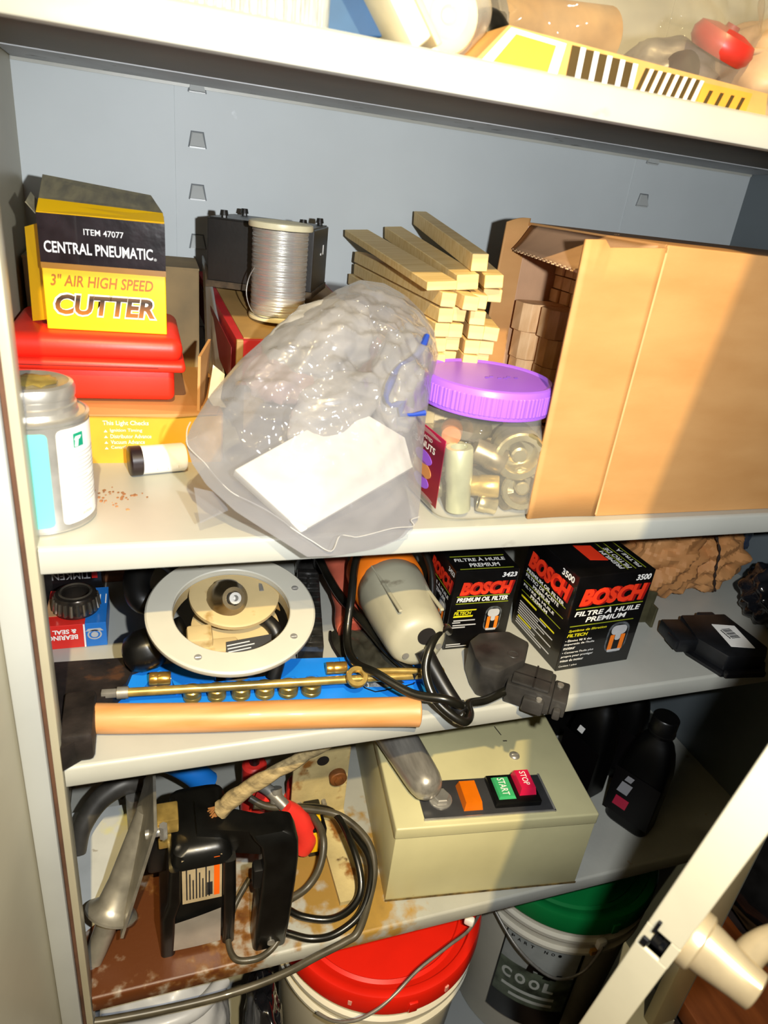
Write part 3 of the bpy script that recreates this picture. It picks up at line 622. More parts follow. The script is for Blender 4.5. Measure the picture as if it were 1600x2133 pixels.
for (yy, zz, a, bb, m_) in ((-0.006, 0.0455, 0.018, 0.0060, 'purple_plastic'), (-0.006, 0.0340, 0.020, 0.0075, 'peach'), (-0.008, 0.0230, 0.016, 0.0060, 'purple_plastic')):
    mm = MATS.get(m_) or mat('peach', '#c98a52', 0.4)
    b = B(); b.prism([(a * math.cos(k * math.pi / 12), bb * math.sin(k * math.pi / 12)) for k in range(24)], 0.0003, basis((-0.0566, yy, zz), *UL)); mk('oval_print', b, mm, pl_)
sk_l = ['large socket facing out at the upper right inside the jar', 'large socket facing out at the lower right inside the jar', 'pale upright socket at the left front inside the jar', 'brass-toned socket lying in the middle of the jar']
def socket(p, q, r, label, m_, hole=0.62):
    L_ = (V(q) - V(p)).length
    b = B(); pr = [(r * 0.55, 0), (r * 0.86, 0), (r * 0.9, 0.001), (r * 0.9, L_ * 0.45), (r, L_ * 0.52), (r, L_ - 0.0015), (r * 0.93, L_), (r * hole, L_), (r * hole * 0.96, L_ * 0.45), (0, L_ * 0.45)]
    b.lathe(pr, along(p, q), 24)
    if r > 0.014: b.lathe([(r * 0.33, L_ * 0.45), (r * 0.33, L_ * 0.86), (r * 0.25, L_ * 0.9), (0, L_ * 0.9)], along(p, q), 16)
    o = mk('socket', b, m_, None, 35); return tag(o, label, 'socket', 'loose sockets inside the peanut jar')
sockm = mat('socket_steel', '#cdbf94', 0.26, 0.78, var=0.15, nscale=60); sockd = mat('socket_dark', '#84765a', 0.35, 0.55, var=0.2, nscale=60); sockp = mat('socket_pale', '#b9bb98', 0.35, 0.5, var=0.1)
z = S2
socket((0.322, 0.052, z + 0.062), (0.3130, 0.0185, z + 0.059), 0.0235, sk_l[0], sockm, 0.7)
socket((0.334, 0.050, z + 0.024), (0.3230, 0.0190, z + 0.027), 0.0200, sk_l[1], sockm, 0.72)
socket((0.264, 0.0265, z + 0.006), (0.2560, 0.0290, z + 0.066), 0.0125, sk_l[2], sockp)
socket((0.268, 0.036, z + 0.026), (0.2985, 0.0215, z + 0.030), 0.0105, sk_l[3], zinc)
ex = [((0.276, 0.040, z + 0.060), (0.303, 0.030, z + 0.050), 0.0120, sockd, 'dark socket lying above the brass-toned one in the jar'),
      ((0.300, 0.022, z + 0.0095), (0.284, 0.028, z + 0.012), 0.0085, sockm, 'short socket on the floor of the jar beside the pale upright one'),
      ((0.312, 0.030, z + 0.010), (0.338, 0.036, z + 0.010), 0.0088, sockd, 'dark socket on the floor of the jar under the large one'),
      ((0.253, 0.060, z + 0.012), (0.280, 0.066, z + 0.014), 0.0105, sockm, 'socket on the floor at the back left of the jar'),
      ((0.300, 0.078, z + 0.014), (0.328, 0.090, z + 0.014), 0.0120, sockd, 'dark socket on the floor at the back right of the jar'),
      ((0.252, 0.066, z + 0.038), (0.285, 0.060, z + 0.036), 0.0120, sockd, 'dark socket in the middle layer at the left of the jar'),
      ((0.296, 0.086, z + 0.038), (0.326, 0.078, z + 0.036), 0.0115, sockm, 'bright socket in the middle layer at the back of the jar'),
      ((0.262, 0.090, z + 0.036), (0.262, 0.114, z + 0.040), 0.0120, sockd, 'dark socket in the back corner of the jar'),
      ((0.270, 0.052, z + 0.074), (0.296, 0.066, z + 0.070), 0.0110, sockd, 'dark socket lying on top of the heap in the jar'),
      ((0.252, 0.040, z + 0.072), (0.262, 0.062, z + 0.072), 0.0100, mat('copper_brown', '#b26a34', 0.4, 0.4), 'coppery socket at the upper left inside the jar'),
      ((0.3290, 0.090, z + 0.062), (0.3020, 0.098, z + 0.060), 0.0110, sockm, 'bright socket in the upper back of the jar')]
for p, q, r, m_, l in ex: socket(p, q, r, l, m_)

# clear plastic bag of wrapped parts, hanging over the shelf edge
OUT = [(-0.0372, 0.0104), (-0.0657, 0.0308), (-0.0901, 0.0488), (-0.1104, 0.0701), (-0.1202, 0.0874), (-0.1244, 0.1046), (-0.1188, 0.1182), (-0.103, 0.1441), (-0.0789, 0.1734), (-0.0499, 0.2001), (-0.02, 0.2194), (0.0073, 0.2415), (0.0302, 0.2535), (0.0524, 0.252), (0.0717, 0.2417), (0.0861, 0.2262), (0.0954, 0.208), (0.0957, 0.1848), (0.0844, 0.1572), (0.0754, 0.1215), (0.0689, 0.0871), (0.0631, 0.0536), (0.0583, 0.0352), (0.0439, 0.0217), (0.0223, 0.0141), (-0.0141, 0.0099)]
bv = V((0, 0.16, 0.20)).normalized()
MBAG = basis((0.15, -0.035, 1.078), (1, 0, 0), bv)
cB = V((-0.010, 0.130))
def outl(t):
    n = len(OUT); f = t * n; i = int(f) % n; k = f - int(f)
    a = V(OUT[i]); b_ = V(OUT[(i + 1) % n]); return a.lerp(b_, k)
def bagfront(u, v, side):
    e = outl(u); p = cB + (e - cB) * v
    edge = 1 - v ** 3.2
    low = min(1, max(0, (p.y - 0.005) / 0.07))
    if side > 0:
        hgt = (0.010 + 0.020 * low) * edge
        q = V((p.x, p.y, 0))
        cr = 0.005 + fold(q, 5, 8, 26) * 0.0100 + fold(q, 9, 6, 70) * 0.0042 + noise.noise(q * 22) * 0.005
        top = min(1, max(0.35, (p.y - 0.06) / 0.08))
        hgt += cr * min(1, (1 - v) * 5) * top
        hgt += 0.012 * math.exp(-((p.x - 0.055) ** 2 + (p.y - 0.165) ** 2) / 0.0011) + 0.012 * math.exp(-((p.x + 0.01) ** 2 + (p.y - 0.195) ** 2) / 0.0012) + 0.010 * math.exp(-((p.x) ** 2 + (p.y - 0.135) ** 2) / 0.0006) - 0.012 * math.exp(-((p.x - 0.009) ** 2 + (p.y - 0.161) ** 2) / 0.0001)
    else:
        hgt = -(0.003 + 0.040 * low ** 1.5) * edge * (1 + 0.2 * noise.noise(V((p.x, p.y, 3)) * 25))
    return V((p.x, p.y, hgt))
t = thing('plastic_bag', 'large clear grey plastic bag of wrapped parts slumped over the shelf edge', 'bag', (0.15, 0.03, S2))
MB_ = TR(-0.15, -0.03, -S2) @ MBAG
b = B(); b.grid(lambda u, v: bagfront(u, 0.002 + 0.998 * v, 1), 220, 70, cu=True); b.grid(lambda u, v: bagfront(u, 0.002 + 0.998 * v, -1), 110, 24, cu=True)
bagm = film('bag_film', '#8f8e90', 0.40, 0.09, (0.86, 0.86, 0.88))
mk('bag_film', b, bagm, t, 32, 'clear wrinkled bag film', M=MB_)
b = B(); b.grid(lambda u, v: V((-0.1195 + 0.022 * u + 0.004 * v, 0.070 - 0.026 * v * (1 - u * 0.6) - 0.006 * u, -0.006 - 0.012 * v)), 8, 6)
mk('loose_corner', b, bagm, t, 60, M=MB_)
b = B(); b.tube([outl(k / 60 - 0.14).to_3d() + V((0.002 * math.sin(k * 1.3), 0.011 + 0.004 * math.sin(k * .2), 0.006)) for k in range(0, 22)], 0.0004, 5)
mk('seam', b, mat('bag_seam', '#a09e9a', 0.25), t, 60, 'heat-sealed bottom seam', M=MB_)
def inbag(name, b, m, label, cat, sm=24):
    o = mk(name, b, m, None, sm); o.matrix_world = MBAG; return tag(o, label, cat)
inbag('card_carton', B().prism([(-0.0900, 0.0790), (-0.0420, 0.0285), (0.0560, 0.0790), (0.0520, 0.1050), (0.0080, 0.1330)], 0.0095, bev=0.0012, h0=-0.006), mat('white_card', '#f3efe4', 0.5, var=0.03), 'flat white card carton inside the clear plastic bag', 'carton')
wad = mat('wrapped_white', '#a6a39e', 0.22, var=0.18, nscale=26, bump=0.1, bscale=60, coat=0.5)
inbag('wrapped_part', blob((-0.010, 0.193, -0.004), (0.052, 0.034, 0.024), 21, 0.17, 34, 90, 56, RZ(28)), wad, 'upper grey-white wrapped part inside the clear bag', 'part')
inbag('wrapped_part', blob((-0.002, 0.134, 0.001), (0.046, 0.026, 0.020), 33, 0.17, 36, 90, 56, RZ(28)), wad, 'middle grey-white wrapped part above the white card inside the bag', 'part')
inbag('wrapped_part', blob((0.056, 0.160, -0.004), (0.024, 0.054, 0.026), 41, 0.13, 34, 80, 56, RZ(-14)), wad, 'right grey-white wrapped part with a blue edge inside the bag', 'part')
zg = [(0.0761, 0.1902), (0.0651, 0.1721), (0.0489, 0.1628), (0.0413, 0.1519), (0.0331, 0.1348), (0.0364, 0.1265), (0.0471, 0.1288), (0.0438, 0.1183), (0.0653, 0.1206)]
inbag('blue_ribbon', B().tube([(x, y, 0.026) for x, y in zg], 0.0034, 6, 2, rf=lambda s: 0.7 + 0.3 * math.sin(s * 19)), mat('dark_blue_print', '#1f3f9a', 0.4), 'crooked dark blue strip inside the right of the clear bag', 'ribbon')
inbag('pink_wrapper', blob((-0.048, 0.158, 0.000), (0.030, 0.022, 0.012), 55, 0.2, 50, 40, 26), mat('pinkish_wrap', '#a88a84', 0.3, var=0.1, coat=0.4), 'pinkish wrapped scrap at the left inside the clear bag', 'wrapper')

# ------------------------------------------------------------------ third shelf
# bearing cartons and bearing
t = thing('black_bearing_carton', 'black bearing carton printed upside down, behind the red and blue carton', 'carton', (-0.0880, 0.2500, S3))
mk('carton_body', B().span((-0.031, 0.0, 0.0), (0.030, 0.06, 0.062), 0.0008), mat('black_carton', '#121112', 0.3, var=0.2, coat=0.3), t)
patches('red_stripe', [(-0.020, 0.0495, 0.034, 0.0035)], redp, t, (0, -0.0002, 0), (1, 0, 0), (0, 0, 1))
text('TIMKEN', mat('silver_print', '#b9b9b9', 0.4), t, (0.0180, -0.0003, 0.0480), (-1, 0, 0), (0, 0, -1), 0.0400, 0.0095, bold=0.015)
b = B(); M = basis((0.0225, -0.0003, 0.0432), (-1, 0, 0), (0, 0, -1)); b.prism([(-0.003, -0.0045), (0.003, -0.0045), (0.003, 0.0045), (-0.003, 0.0045)], 0.0003, M); mk('emblem', b, redp, t)
patches('dark_oval', [(-0.012, 0.010, 0.024, 0.020)], mat('dark_grey_print', '#2c2c2e', 0.3), t, (0, -0.0002, 0), (1, 0, 0), (0, 0, 1))
t = thing('bearing_carton', 'red and blue bearing carton printed upside down, a roller bearing on top', 'carton', (-0.0805, 0.1720, S3))
mk('carton_body', B().span((-0.031, 0.0, 0.0), (0.029, 0.070, 0.0295), 0.0006), mat('red_carton', '#dc2a22', 0.4, var=0.05), t)
bl = mk('blue_side', B().span((0.0085, -0.0004, -0.0000 + 0.0002), (0.0294, 0.0704, 0.0299), 0.0004), mat('blue_carton', '#1f74c8', 0.4, var=0.05), t, label='blue printed end')
patches('white_line', [(0.0068, 0.0005, 0.0016, 0.0288)], white, t, (0, -0.0005, 0), (1, 0, 0), (0, 0, 1))
mk('tan_panel', B().span((-0.0305, 0.018, 0.0294), (0.0080, 0.052, 0.0301)), mat('tan_print', '#c9986a', 0.5), t)
text('BEARING', white, t, (0.0010, -0.0003, 0.0175), (-1, 0, 0), (0, 0, -1), 0.0290, 0.0060, bold=0.03)
text('& SEAL', white, t, (0.0000, -0.0003, 0.0245), (-1, 0, 0), (0, 0, -1), 0.0230, 0.0055, bold=0.03)
b = B(); M = basis((0.0175, -0.0006, 0.0155), (1, 0, 0), (0, 0, 1))
b.lathe([(0.0062, 0), (0.0062, 0.0003), (0.0048, 0.0003), (0.0048, 0)], M @ Matrix.Diagonal((1.15, 1, 1, 1)), 24, cap=False)
b.lathe([(0.0036, 0), (0.0036, 0.0003), (0, 0.0003)], M, 18); b.prism([(-0.009, 0.0045), (0.009, 0.0045), (0.006, 0.0078), (-0.006, 0.0078)], 0.0003, M)
mk('shield_emblem', b, mat('silver_print', '#b9b9b9'), bl)
patches('side_print', [(0.0, 0.006 * k, 0.018 - 0.003 * (k % 2), 0.0012) for k in range(3)], white, bl, (0.0150, 0.055, 0.0300), (0, -1, 0), (1, 0, 0))
bsteel = mat('bearing_steel', '#5d554c', 0.22, 0.85, var=0.15, nscale=60)
t = thing('roller_bearing', 'tapered steel roller bearing sitting on the red and blue carton', 'bearing', (-0.0815, 0.2020, S3 + 0.0302))
mk('cage', B().lathe([(0.0140, 0.0), (0.0225, 0.0), (0.0232, 0.003), (0.0212, 0.0185), (0.0200, 0.0205), (0.0170, 0.0215), (0.0155, 0.0205), (0.0140, 0.0190), (0.0140, 0.0)], None, 48, cap=False), bsteel, t, 35)
rm = None
for k in range(22):
    a = 2 * math.pi * k / 22
    if rm is None:
        o = mk('roller', B().lathe([(0.0016, 0), (0.0022, 0.0006), (0.0019, 0.0134), (0.0012, 0.014)], None, 8), mat('roller_steel', '#a89f8e', 0.2, 0.9), t, 40); rm = o.data
    else: o = bpy.data.objects.new('roller', rm); COL.objects.link(o); o.parent = t
    o.matrix_local = RZ(math.degrees(a)) @ TR(0.0228, 0, 0.0030) @ RY(-7)
mk('bore_ring', B().lathe([(0.0140, 0.0215), (0.0155, 0.0228), (0.0170, 0.0215), (0.0155, 0.0205)], None, 40, cap=False), mat('roller_steel', '#a89f8e'), t, 40)
t = thing('brown_block', 'brown wooden block at the back between the bearing cartons and router', 'block', (-0.0340, 0.3000, S3))
mk('block_body', B().span((-0.026, 0, 0), (0.026, 0.05, 0.085), 0.002), mat('dark_wood', '#7a4a2a', 0.7, var=0.15, nscale=16, stretch=(1, 1, 8)), t)
mk('saw_cut', B().span((-0.0262, -0.0004, 0.030), (0.0262, 0.0002, 0.0312)), dark, t)

# hatchet
iron = mat('black_iron', '#2b2421', 0.62, 0.3, var=0.3, nscale=40, bump=0.25, bscale=130, spots=[('#5a3c28', 24, 0.63)])
t = thing('hatchet', 'old hatchet with black iron head and pale wooden handle along the shelf edge', 'hatchet', (-0.055, 0.06, S3))
pol = [(-0.0985, 0.1310), (-0.0150, 0.1260), (-0.0050, 0.1090), (-0.0250, 0.1000), (-0.0300, 0.0800), (-0.0420, 0.0660), (-0.0560, 0.0560), (-0.0570, 0.0260), (-0.0640, 0.0080), (-0.0800, -0.0030), (-0.0820, 0.0300), (-0.0900, 0.0700)]
lo = []; hi = []
for x, y in pol:
    k = max(0.12, min(1, 1 - (y - 0.03) / 0.115)); hh_ = 0.0125 * k
    lo.append((x + 0.055, y - 0.06, 0.0130 - hh_)); hi.append((x + 0.055, y - 0.06, 0.0130 + hh_))
mk('head', B().hull(lo, hi), iron, t)
mk('eye_collar', B().span((-0.027, -0.056, 0.0008), (0.000, 0.004, 0.0312), 0.004), iron, t, 40)
hw_ = mat('hickory', '#cf9660', 0.45, var=0.10, nscale=10, stretch=(1, 8, 8), col2='#c08448', coat=0.2)
b = B(); pts_ = [(-0.008, -0.0165, 0.0145), (0.030, -0.024, 0.0145), (0.100, -0.036, 0.0148), (0.170, -0.046, 0.0150), (0.235, -0.056, 0.0152), (0.285, -0.064, 0.0152), (0.2985, -0.0665, 0.0152)]
b.tube(pts_, 0.0150, 20, 8, rf=lambda s: (0.92 + 0.10 * s - 0.05 * math.sin(s * math.pi)) * (1 if s < 0.975 else 1 - 6 * (s - 0.975)))
mk('handle', b, hw_, t, 60, 'pale turned wooden handle')

# blue socket tray with sockets and rods
t = thing('socket_tray', 'blue plastic socket tray with scalloped edge, behind the hatchet handle', 'tray', (0.100, 0.075, S3), -5.5)
front = [(-0.150, -0.006), (-0.115, -0.008), (-0.110, 0.004), (-0.088, 0.004), (-0.084, -0.010)]
for k in range(7):
    x = -0.070 + 0.0235 * k; front += [(x - 0.006, -0.006), (x, -0.001), (x + 0.009, -0.001), (x + 0.0150, -0.006)]
front += [(0.100, -0.006), (0.165, -0.010), (0.195, -0.018), (0.195, 0.010), (0.150, 0.020), (0.090, 0.026), (-0.060, 0.030), (-0.130, 0.027), (-0.145, 0.010)]
mk('tray_body', B().prism(front, 0.0130, None, 0.0008), blue, t)
mk('tray_floor', B().span((-0.150, -0.034, 0.0), (0.195, -0.004, 0.0035), 0.001), blue, t)
mk('end_rib', B().span((-0.150, -0.004, 0.0125), (-0.146, 0.020, 0.0150)).span((0.084, -0.004, 0.0125), (0.089, 0.022, 0.0155)), blue, t)
def tray_at(x, y, z_=0): return TR(0.100, 0.075, S3) @ RZ(-5.5) @ V((x, y, z_))
gold = mat('gold_zinc', '#c99a4a', 0.25, 0.8, var=0.12, nscale=60)
def tsock(p, q, r, label, m_=gold, grp='sockets in the blue tray'):
    L_ = (V(q) - V(p)).length
    o = mk('socket', B().lathe([(r * 0.5, 0.0), (r * 0.92, 0), (r, 0.001), (r, L_ * 0.35), (r * 0.95, L_ * 0.4), (r, L_ * 0.45), (r, L_ - 0.001), (r * 0.9, L_), (r * 0.6, L_), (r * 0.6, L_ * 0.6), (0, L_ * 0.6)], along(p, q), 24), m_, None, 35)
    return tag(o, label, 'socket', grp)
tsock(tray_at(-0.1090, -0.0015, 0.0185), tray_at(-0.0890, -0.0015, 0.0185), 0.0068, 'gold socket in the left notch of the blue tray')
tsock(tray_at(0.066, 0.000, 0.0200), tray_at(0.088, 0.000, 0.0200), 0.0065, 'gold socket at the middle of the blue tray, beside the drill cord')
for k in range(6):
    p = tray_at(-0.068 + 0.0235 * k, -0.0165, 0.0042); tsock(p, p + V((0.0, 0.0, 0.0125)), 0.0088 + 0.0003 * k, '%s short brass socket from the left in the scallops of the blue tray' % ('first', 'second', 'third', 'fourth', 'fifth', 'sixth')[k], mat('pale_brass', '#a08a4e', 0.3, 0.7, var=0.15))
t = thing('extension_rod', 'long thin brass extension rod lying along the blue tray', 'rod', (0.100, 0.052, S3 + 0.0225), -5)
mk('shaft', B().cyl((-0.136, 0, 0), (0.175, 0, 0), 0.0042, seg=14), zinc, t, 40)
mk('square_drive', B().box((-0.144, 0, 0), (0.016, 0.0062, 0.0062), 0.0006).cyl((-0.138, 0, 0), (-0.128, 0, 0), 0.0058, seg=14), dullsteel, t, 30)
mk('collar', B().cyl((0.172, 0, 0), (0.186, 0, 0), 0.0075, seg=16, bev=0.001), zinc, t, 40)
t = thing('spanner_ring', 'brass-coloured ring end of a spanner by the hatchet handle', 'spanner', (0.190, 0.038, S3 + 0.0300), -6)
mk('ring_end', B().lathe([(0.0062, -0.003), (0.0105, -0.003), (0.0115, 0), (0.0105, 0.003), (0.0062, 0.003), (0.0062, -0.003)], RX(28), 28, cap=False), zinc, t, 40)
mk('shank', B().tube([(0.010, 0.004, 0.001), (0.030, 0.008, 0), (0.080, 0.006, -0.002)], 0.0032, 8), zinc, t, 50)

# router standing on its head
rcream = mat('dusty_ivory', '#bca678', 0.5, var=0.08, nscale=14, spots=[('#94763f', 30, 0.60)])
rgrey = mat('ivory_ring', '#bdb9aa', 0.42, var=0.05, nscale=10, spots=[('#b7b09c', 30, 0.7)])
t = thing('router', 'ivory plunge router lying base-up with a round base ring and steel collet', 'router', (0.0705, 0.1020, S3 + 0.014), rot=(math.radians(11), 0, 0))
zr = 0.0800
mk('base_ring', B().lathe([(0.0560, zr - 0.006), (0.0560, zr - 0.001), (0.0570, zr), (0.0795, zr), (0.0812, zr - 0.0015), (0.0812, zr - 0.0055), (0.0800, zr - 0.007), (0.0560, zr - 0.007)], None, 96, cap=False), rgrey, t, 40, 'wide ivory base ring')
for a in (112, 18, 238, 320):
    x = 0.0690 * math.cos(math.radians(a)); y = 0.0690 * math.sin(math.radians(a)); mk('base_screw', B().cyl((x, y, zr - 0.001), (x, y, zr + 0.0006), 0.0040, 0.0034, 16).box((x, y, zr + 0.0007), (0.0050, 0.0009, 0.0005)), steel, t, 40)
mk('skirt', B().lathe([(0.0560, zr - 0.007), (0.0560, 0.060), (0.0590, 0.060), (0.0590, zr - 0.007)], None, 64, cap=False), rcream, t, 40)
hs = mk('housing', B().lathe([(0.040, 0.004), (0.0440, 0.012), (0.0440, 0.044), (0.030, 0.050), (0.0, 0.050)], TR(0.006, 0.012, 0), 40), rcream, t, 40)
mk('inner_plate', B().lathe([(0.0150, zr - 0.020), (0.0420, zr - 0.020), (0.0450, zr - 0.018), (0.0450, zr - 0.014), (0.0425, zr - 0.0125), (0.0150, zr - 0.0135)], TR(0.006, 0.034, 0.004) @ RX(3), 56), rcream, t, 40, 'cream inner plate')
mk('column', B().span((-0.044, -0.028, 0.030), (-0.020, -0.006, zr - 0.012), 0.003).span((-0.040, -0.034, 0.034), (0.004, -0.016, zr - 0.022), 0.003), rcream, t, 40)
mk('slotted_vent', B().span((0.031, 0.030, zr - 0.0130), (0.036, 0.052, zr - 0.0085), 0.001).span((0.040, 0.022, zr - 0.0130), (0.046, 0.048, zr - 0.0100), 0.001), dullsteel, t)
M = TR(-0.004, 0.030, zr - 0.016) @ RX(46) @ RY(8)
col = mk('collet', B().lathe([(0.0190, 0.0), (0.0200, 0.004), (0.0195, 0.016), (0.0170, 0.026), (0.0120, 0.034), (0.0110, 0.038), (0.0072, 0.038), (0.0068, 0.030), (0, 0.030)], M, 40, f=lambda a, z: 1.0 - (0.05 if 0.002 < z < 0.02 and math.sin(3 * a) > 0.2 else 0)), mat('oily_steel', '#76664a', 0.25, 0.85, var=0.2, nscale=40), t, 30, 'steel collet nut')
mk('split_jaw', B().lathe([(0.0045, 0.030), (0.0062, 0.030), (0.0058, 0.0445), (0.0030, 0.0445), (0.0028, 0.034), (0.0, 0.034)], M, 18), dullsteel, col, 40)
rl = mk('rating_label', B().slab([(-0.010, -0.046, zr - 0.028), (0.034, -0.040, zr - 0.026), (0.036, -0.022, zr - 0.018), (-0.008, -0.026, zr - 0.019)], 0.001), mat('dark_grey_print', '#2c2c2e'), t, label='dark rating label')
mk('orange_patch', B().slab([(0.002, -0.0470, zr - 0.0262), (0.018, -0.0440, zr - 0.0250), (0.022, -0.036, zr - 0.0214), (0.012, -0.037, zr - 0.0222)], 0.0008), orange, rl)
patches('label_print', [(0.004, 0.004 + 0.0032 * k, 0.026 - 0.004 * (k % 2), 0.0010) for k in range(4)], mat('silver_print', '#b9b9b9'), rl, (-0.010, -0.044, zr - 0.0258), (1, 0.12, 0.03), (0.0, 0.9, 0.42), 0.001)
mk('motor_top', B().span((-0.018, -0.034, 0.012), (0.034, -0.004, zr - 0.034), 0.003), blackp, t, 40)
kn = mk('handle_knob', B().lathe([(0.0, -0.026), (0.012, -0.0255), (0.020, -0.021), (0.0245, -0.010), (0.0245, 0.004), (0.021, 0.014), (0.013, 0.020), (0.009, 0.0230), (0, 0.0230)], TR(-0.0800, 0.0060, 0.0260) @ RY(70) @ Matrix.Scale(0.86, 4), 40, f=lambda a, z: 1 - (0.035 if math.sin(5 * a) > 0.6 else 0)), blackp, t, 50, 'black knob handle')
mk('knob_arm', B().cyl((-0.072, 0.010, 0.034), (-0.045, 0.012, 0.045), 0.011, 0.013, 20), blackp, t, 40)
mk('rear_handle', B().tube([(-0.050, 0.055, 0.045), (-0.082, 0.050, 0.050), (-0.088, 0.075, 0.060), (-0.070, 0.108, 0.066), (-0.045, 0.100, 0.050)], 0.0135, 14, 8), blackp, t, 60, 'black curved handle behind the ring')
mk('brown_shim', B().slab([(0.030, 0.046, zr - 0.010), (0.046, 0.038, zr - 0.012), (0.050, 0.010, zr - 0.020), (0.042, 0.014, zr - 0.016)], 0.0015), mat('brown_tape', '#8a6a3c'), t)
mk('cord_grip', B().tube([(0.030, 0.010, 0.055), (0.043, -0.006, 0.050), (0.046, -0.022, 0.030), (0.040, -0.034, 0.010)], 0.0075, 10), blackm, t, 60)

# dark cassette strips
smoke = mat('smoke_plastic', '#2b2a28', 0.22, var=0.3, nscale=60, bump=0.08, coat=0.5)
t = thing('black_cassette_strip', 'row of dark smoky plastic cassettes lying right of the router', 'case', (0.1735, 0.1900, S3), -11)
for k in range(3):
    y = -0.088 + 0.058 * k
    c_ = mk('cassette', B().span((-0.0135, y, 0.0), (0.0145, y + 0.055, 0.024 - 0.002 * k), 0.0015), smoke, t, 40)
    b = B()
    for q in range(4): b.span((-0.012, y + 0.006 + 0.012 * q, 0.0235 - 0.002 * k), (0.013, y + 0.0085 + 0.012 * q, 0.0252 - 0.002 * k), 0.0005)
    b.span((-0.0015, y + 0.010, 0.0235 - 0.002 * k), (0.0020, y + 0.030, 0.0265 - 0.002 * k), 0.0008)
    mk('ridge', b, smoke, c_, 40)
t = thing('smoke_case', 'upper dark smoky plastic case behind the cassette strip', 'case', (0.1960, 0.2880, S3), -8)
mk('case_shell', B().span((-0.018, 0, 0), (0.018, 0.06, 0.060), 0.002), smoke, t, 40)
mk('latch', B().span((-0.004, -0.003, 0.030), (0.004, 0.0, 0.045), 0.0008), smoke, t)

# grey drill motor with cord
dg = mat('grey_tool_plastic', '#a8a38c', 0.42, var=0.08, nscale=12, spots=[('#7c7460', 26, 0.66)])
t = thing('drill', 'grey and orange corded drill lying with its round end forward', 'drill', (0.2530, 0.0400, S3 + 0.0640))
MA = along((0, 0, 0), (0.006, 0.140, -0.002))
mk('motor_body', B().lathe([(0.0, -0.004), (0.020, -0.004), (0.0270, -0.001), (0.0310, 0.006), (0.0330, 0.018), (0.0375, 0.060), (0.0395, 0.088), (0.0395, 0.106), (0.034, 0.112), (0, 0.112)], MA, 56, f=lambda a, z: 1 + 0.015 * (1 if abs(math.sin(2 * a)) > 0.95 else 0)), dg, t, 50, 'dusty grey motor body')
mk('end_hole', B().lathe([(0.0098, -0.0052), (0.0098, -0.0035), (0, -0.0035)], TR(0.006, 0, 0.010) @ MA, 24), dark, t)
mk('end_screw', B().lathe([(0.0036, -0.0050), (0.0036, -0.0044), (0.0, -0.0044)], TR(-0.014, 0, -0.012) @ MA, 14).lathe([(0.0036, -0.0050), (0.0036, -0.0044), (0.0, -0.0044)], TR(0.021, 0, -0.004) @ MA, 14), dullsteel, t)
mk('orange_collar', B().lathe([(0.0, 0.104), (0.0395, 0.105), (0.0425, 0.110), (0.0425, 0.150), (0.038, 0.160), (0, 0.160)], MA, 48), orange, t, 40, 'orange collar')
mk('grip_handle', B().tube([(0.020, 0.165, -0.004), (0.040, 0.170, -0.020), (0.048, 0.150, -0.035)], 0.014, 14), orange, t, 60)
mk('rib', B().box((-0.020, 0.070, 0.030), (0.004, 0.120, 0.003), 0.001, RX(-3)).box((0.026, 0.070, 0.027), (0.004, 0.120, 0.003), 0.001, RX(-3)), dg, t)
cg = mk('strain_relief', B().tube([(0.004, -0.004, -0.006), (0.012, -0.016, -0.020), (0.022, -0.034, -0.036), (0.030, -0.050, -0.0460)], 0.0088, 14, 6, rf=lambda s: 1.1 - 0.3 * s), blackm, t, 60, 'black rubber strain relief')
mk('end_nub', B().cyl((0.029, -0.048, -0.045), (0.033, -0.056, -0.0490), 0.0090, 0.0080, 16, 0.001), blackm, t, 40)
cordm = mat('black_cord', '#15140f', 0.30, var=0.2, nscale=60, coat=0.3)
o_ = V((0.2530, 0.0400, S3 + 0.0640))
def cpt(x, y, z_): return V((x, y, z_)) - o_
cd1 = [cpt(0.285, -0.010, S3 + 0.0210), cpt(0.279, -0.020, S3 + 0.030), cpt(0.262, -0.018, S3 + 0.038), cpt(0.235, 0.000, S3 + 0.034), cpt(0.208, 0.030, S3 + 0.038), cpt(0.194, 0.062, S3 + 0.030), cpt(0.196, 0.100, S3 + 0.032), cpt(0.206, 0.130, S3 + 0.064), cpt(0.222, 0.170, S3 + 0.095), cpt(0.252, 0.196, S3 + 0.112), cpt(0.292, 0.190, S3 + 0.110), cpt(0.306, 0.150, S3 + 0.085), cpt(0.300, 0.110, S3 + 0.045)]
cd2 = [cpt(0.300, 0.110, S3 + 0.045), cpt(0.302, 0.072, S3 + 0.050), cpt(0.284, 0.050, S3 + 0.072), cpt(0.263, 0.030, S3 + 0.070), cpt(0.252, 0.012, S3 + 0.050), cpt(0.258, -0.010, S3 + 0.030), cpt(0.280, -0.028, S3 + 0.016), cpt(0.294, -0.018, S3 + 0.012), cpt(0.300, -0.002, S3 + 0.012), cpt(0.322, 0.002, S3 + 0.010), cpt(0.350, 0.010, S3 + 0.012)]
cd3 = [cpt(0.196, 0.260, S3 + 0.050), cpt(0.200, 0.210, S3 + 0.045), cpt(0.207, 0.165, S3 + 0.040), cpt(0.222, 0.115, S3 + 0.036), cpt(0.236, 0.070, S3 + 0.030), cpt(0.256, 0.036, S3 + 0.024)]
mk('cord', B().tube(cd1 + cd2[1:], 0.0046, 10, 8), cordm, t, 60, 'looped black power cord')
mk('cord', B().tube(cd3, 0.0052, 10, 8), cordm, t, 60)
t = thing('salmon_grip', 'salmon pink tool grip lying behind the drill cord', 'grip', (0.2150, 0.2000, S3))
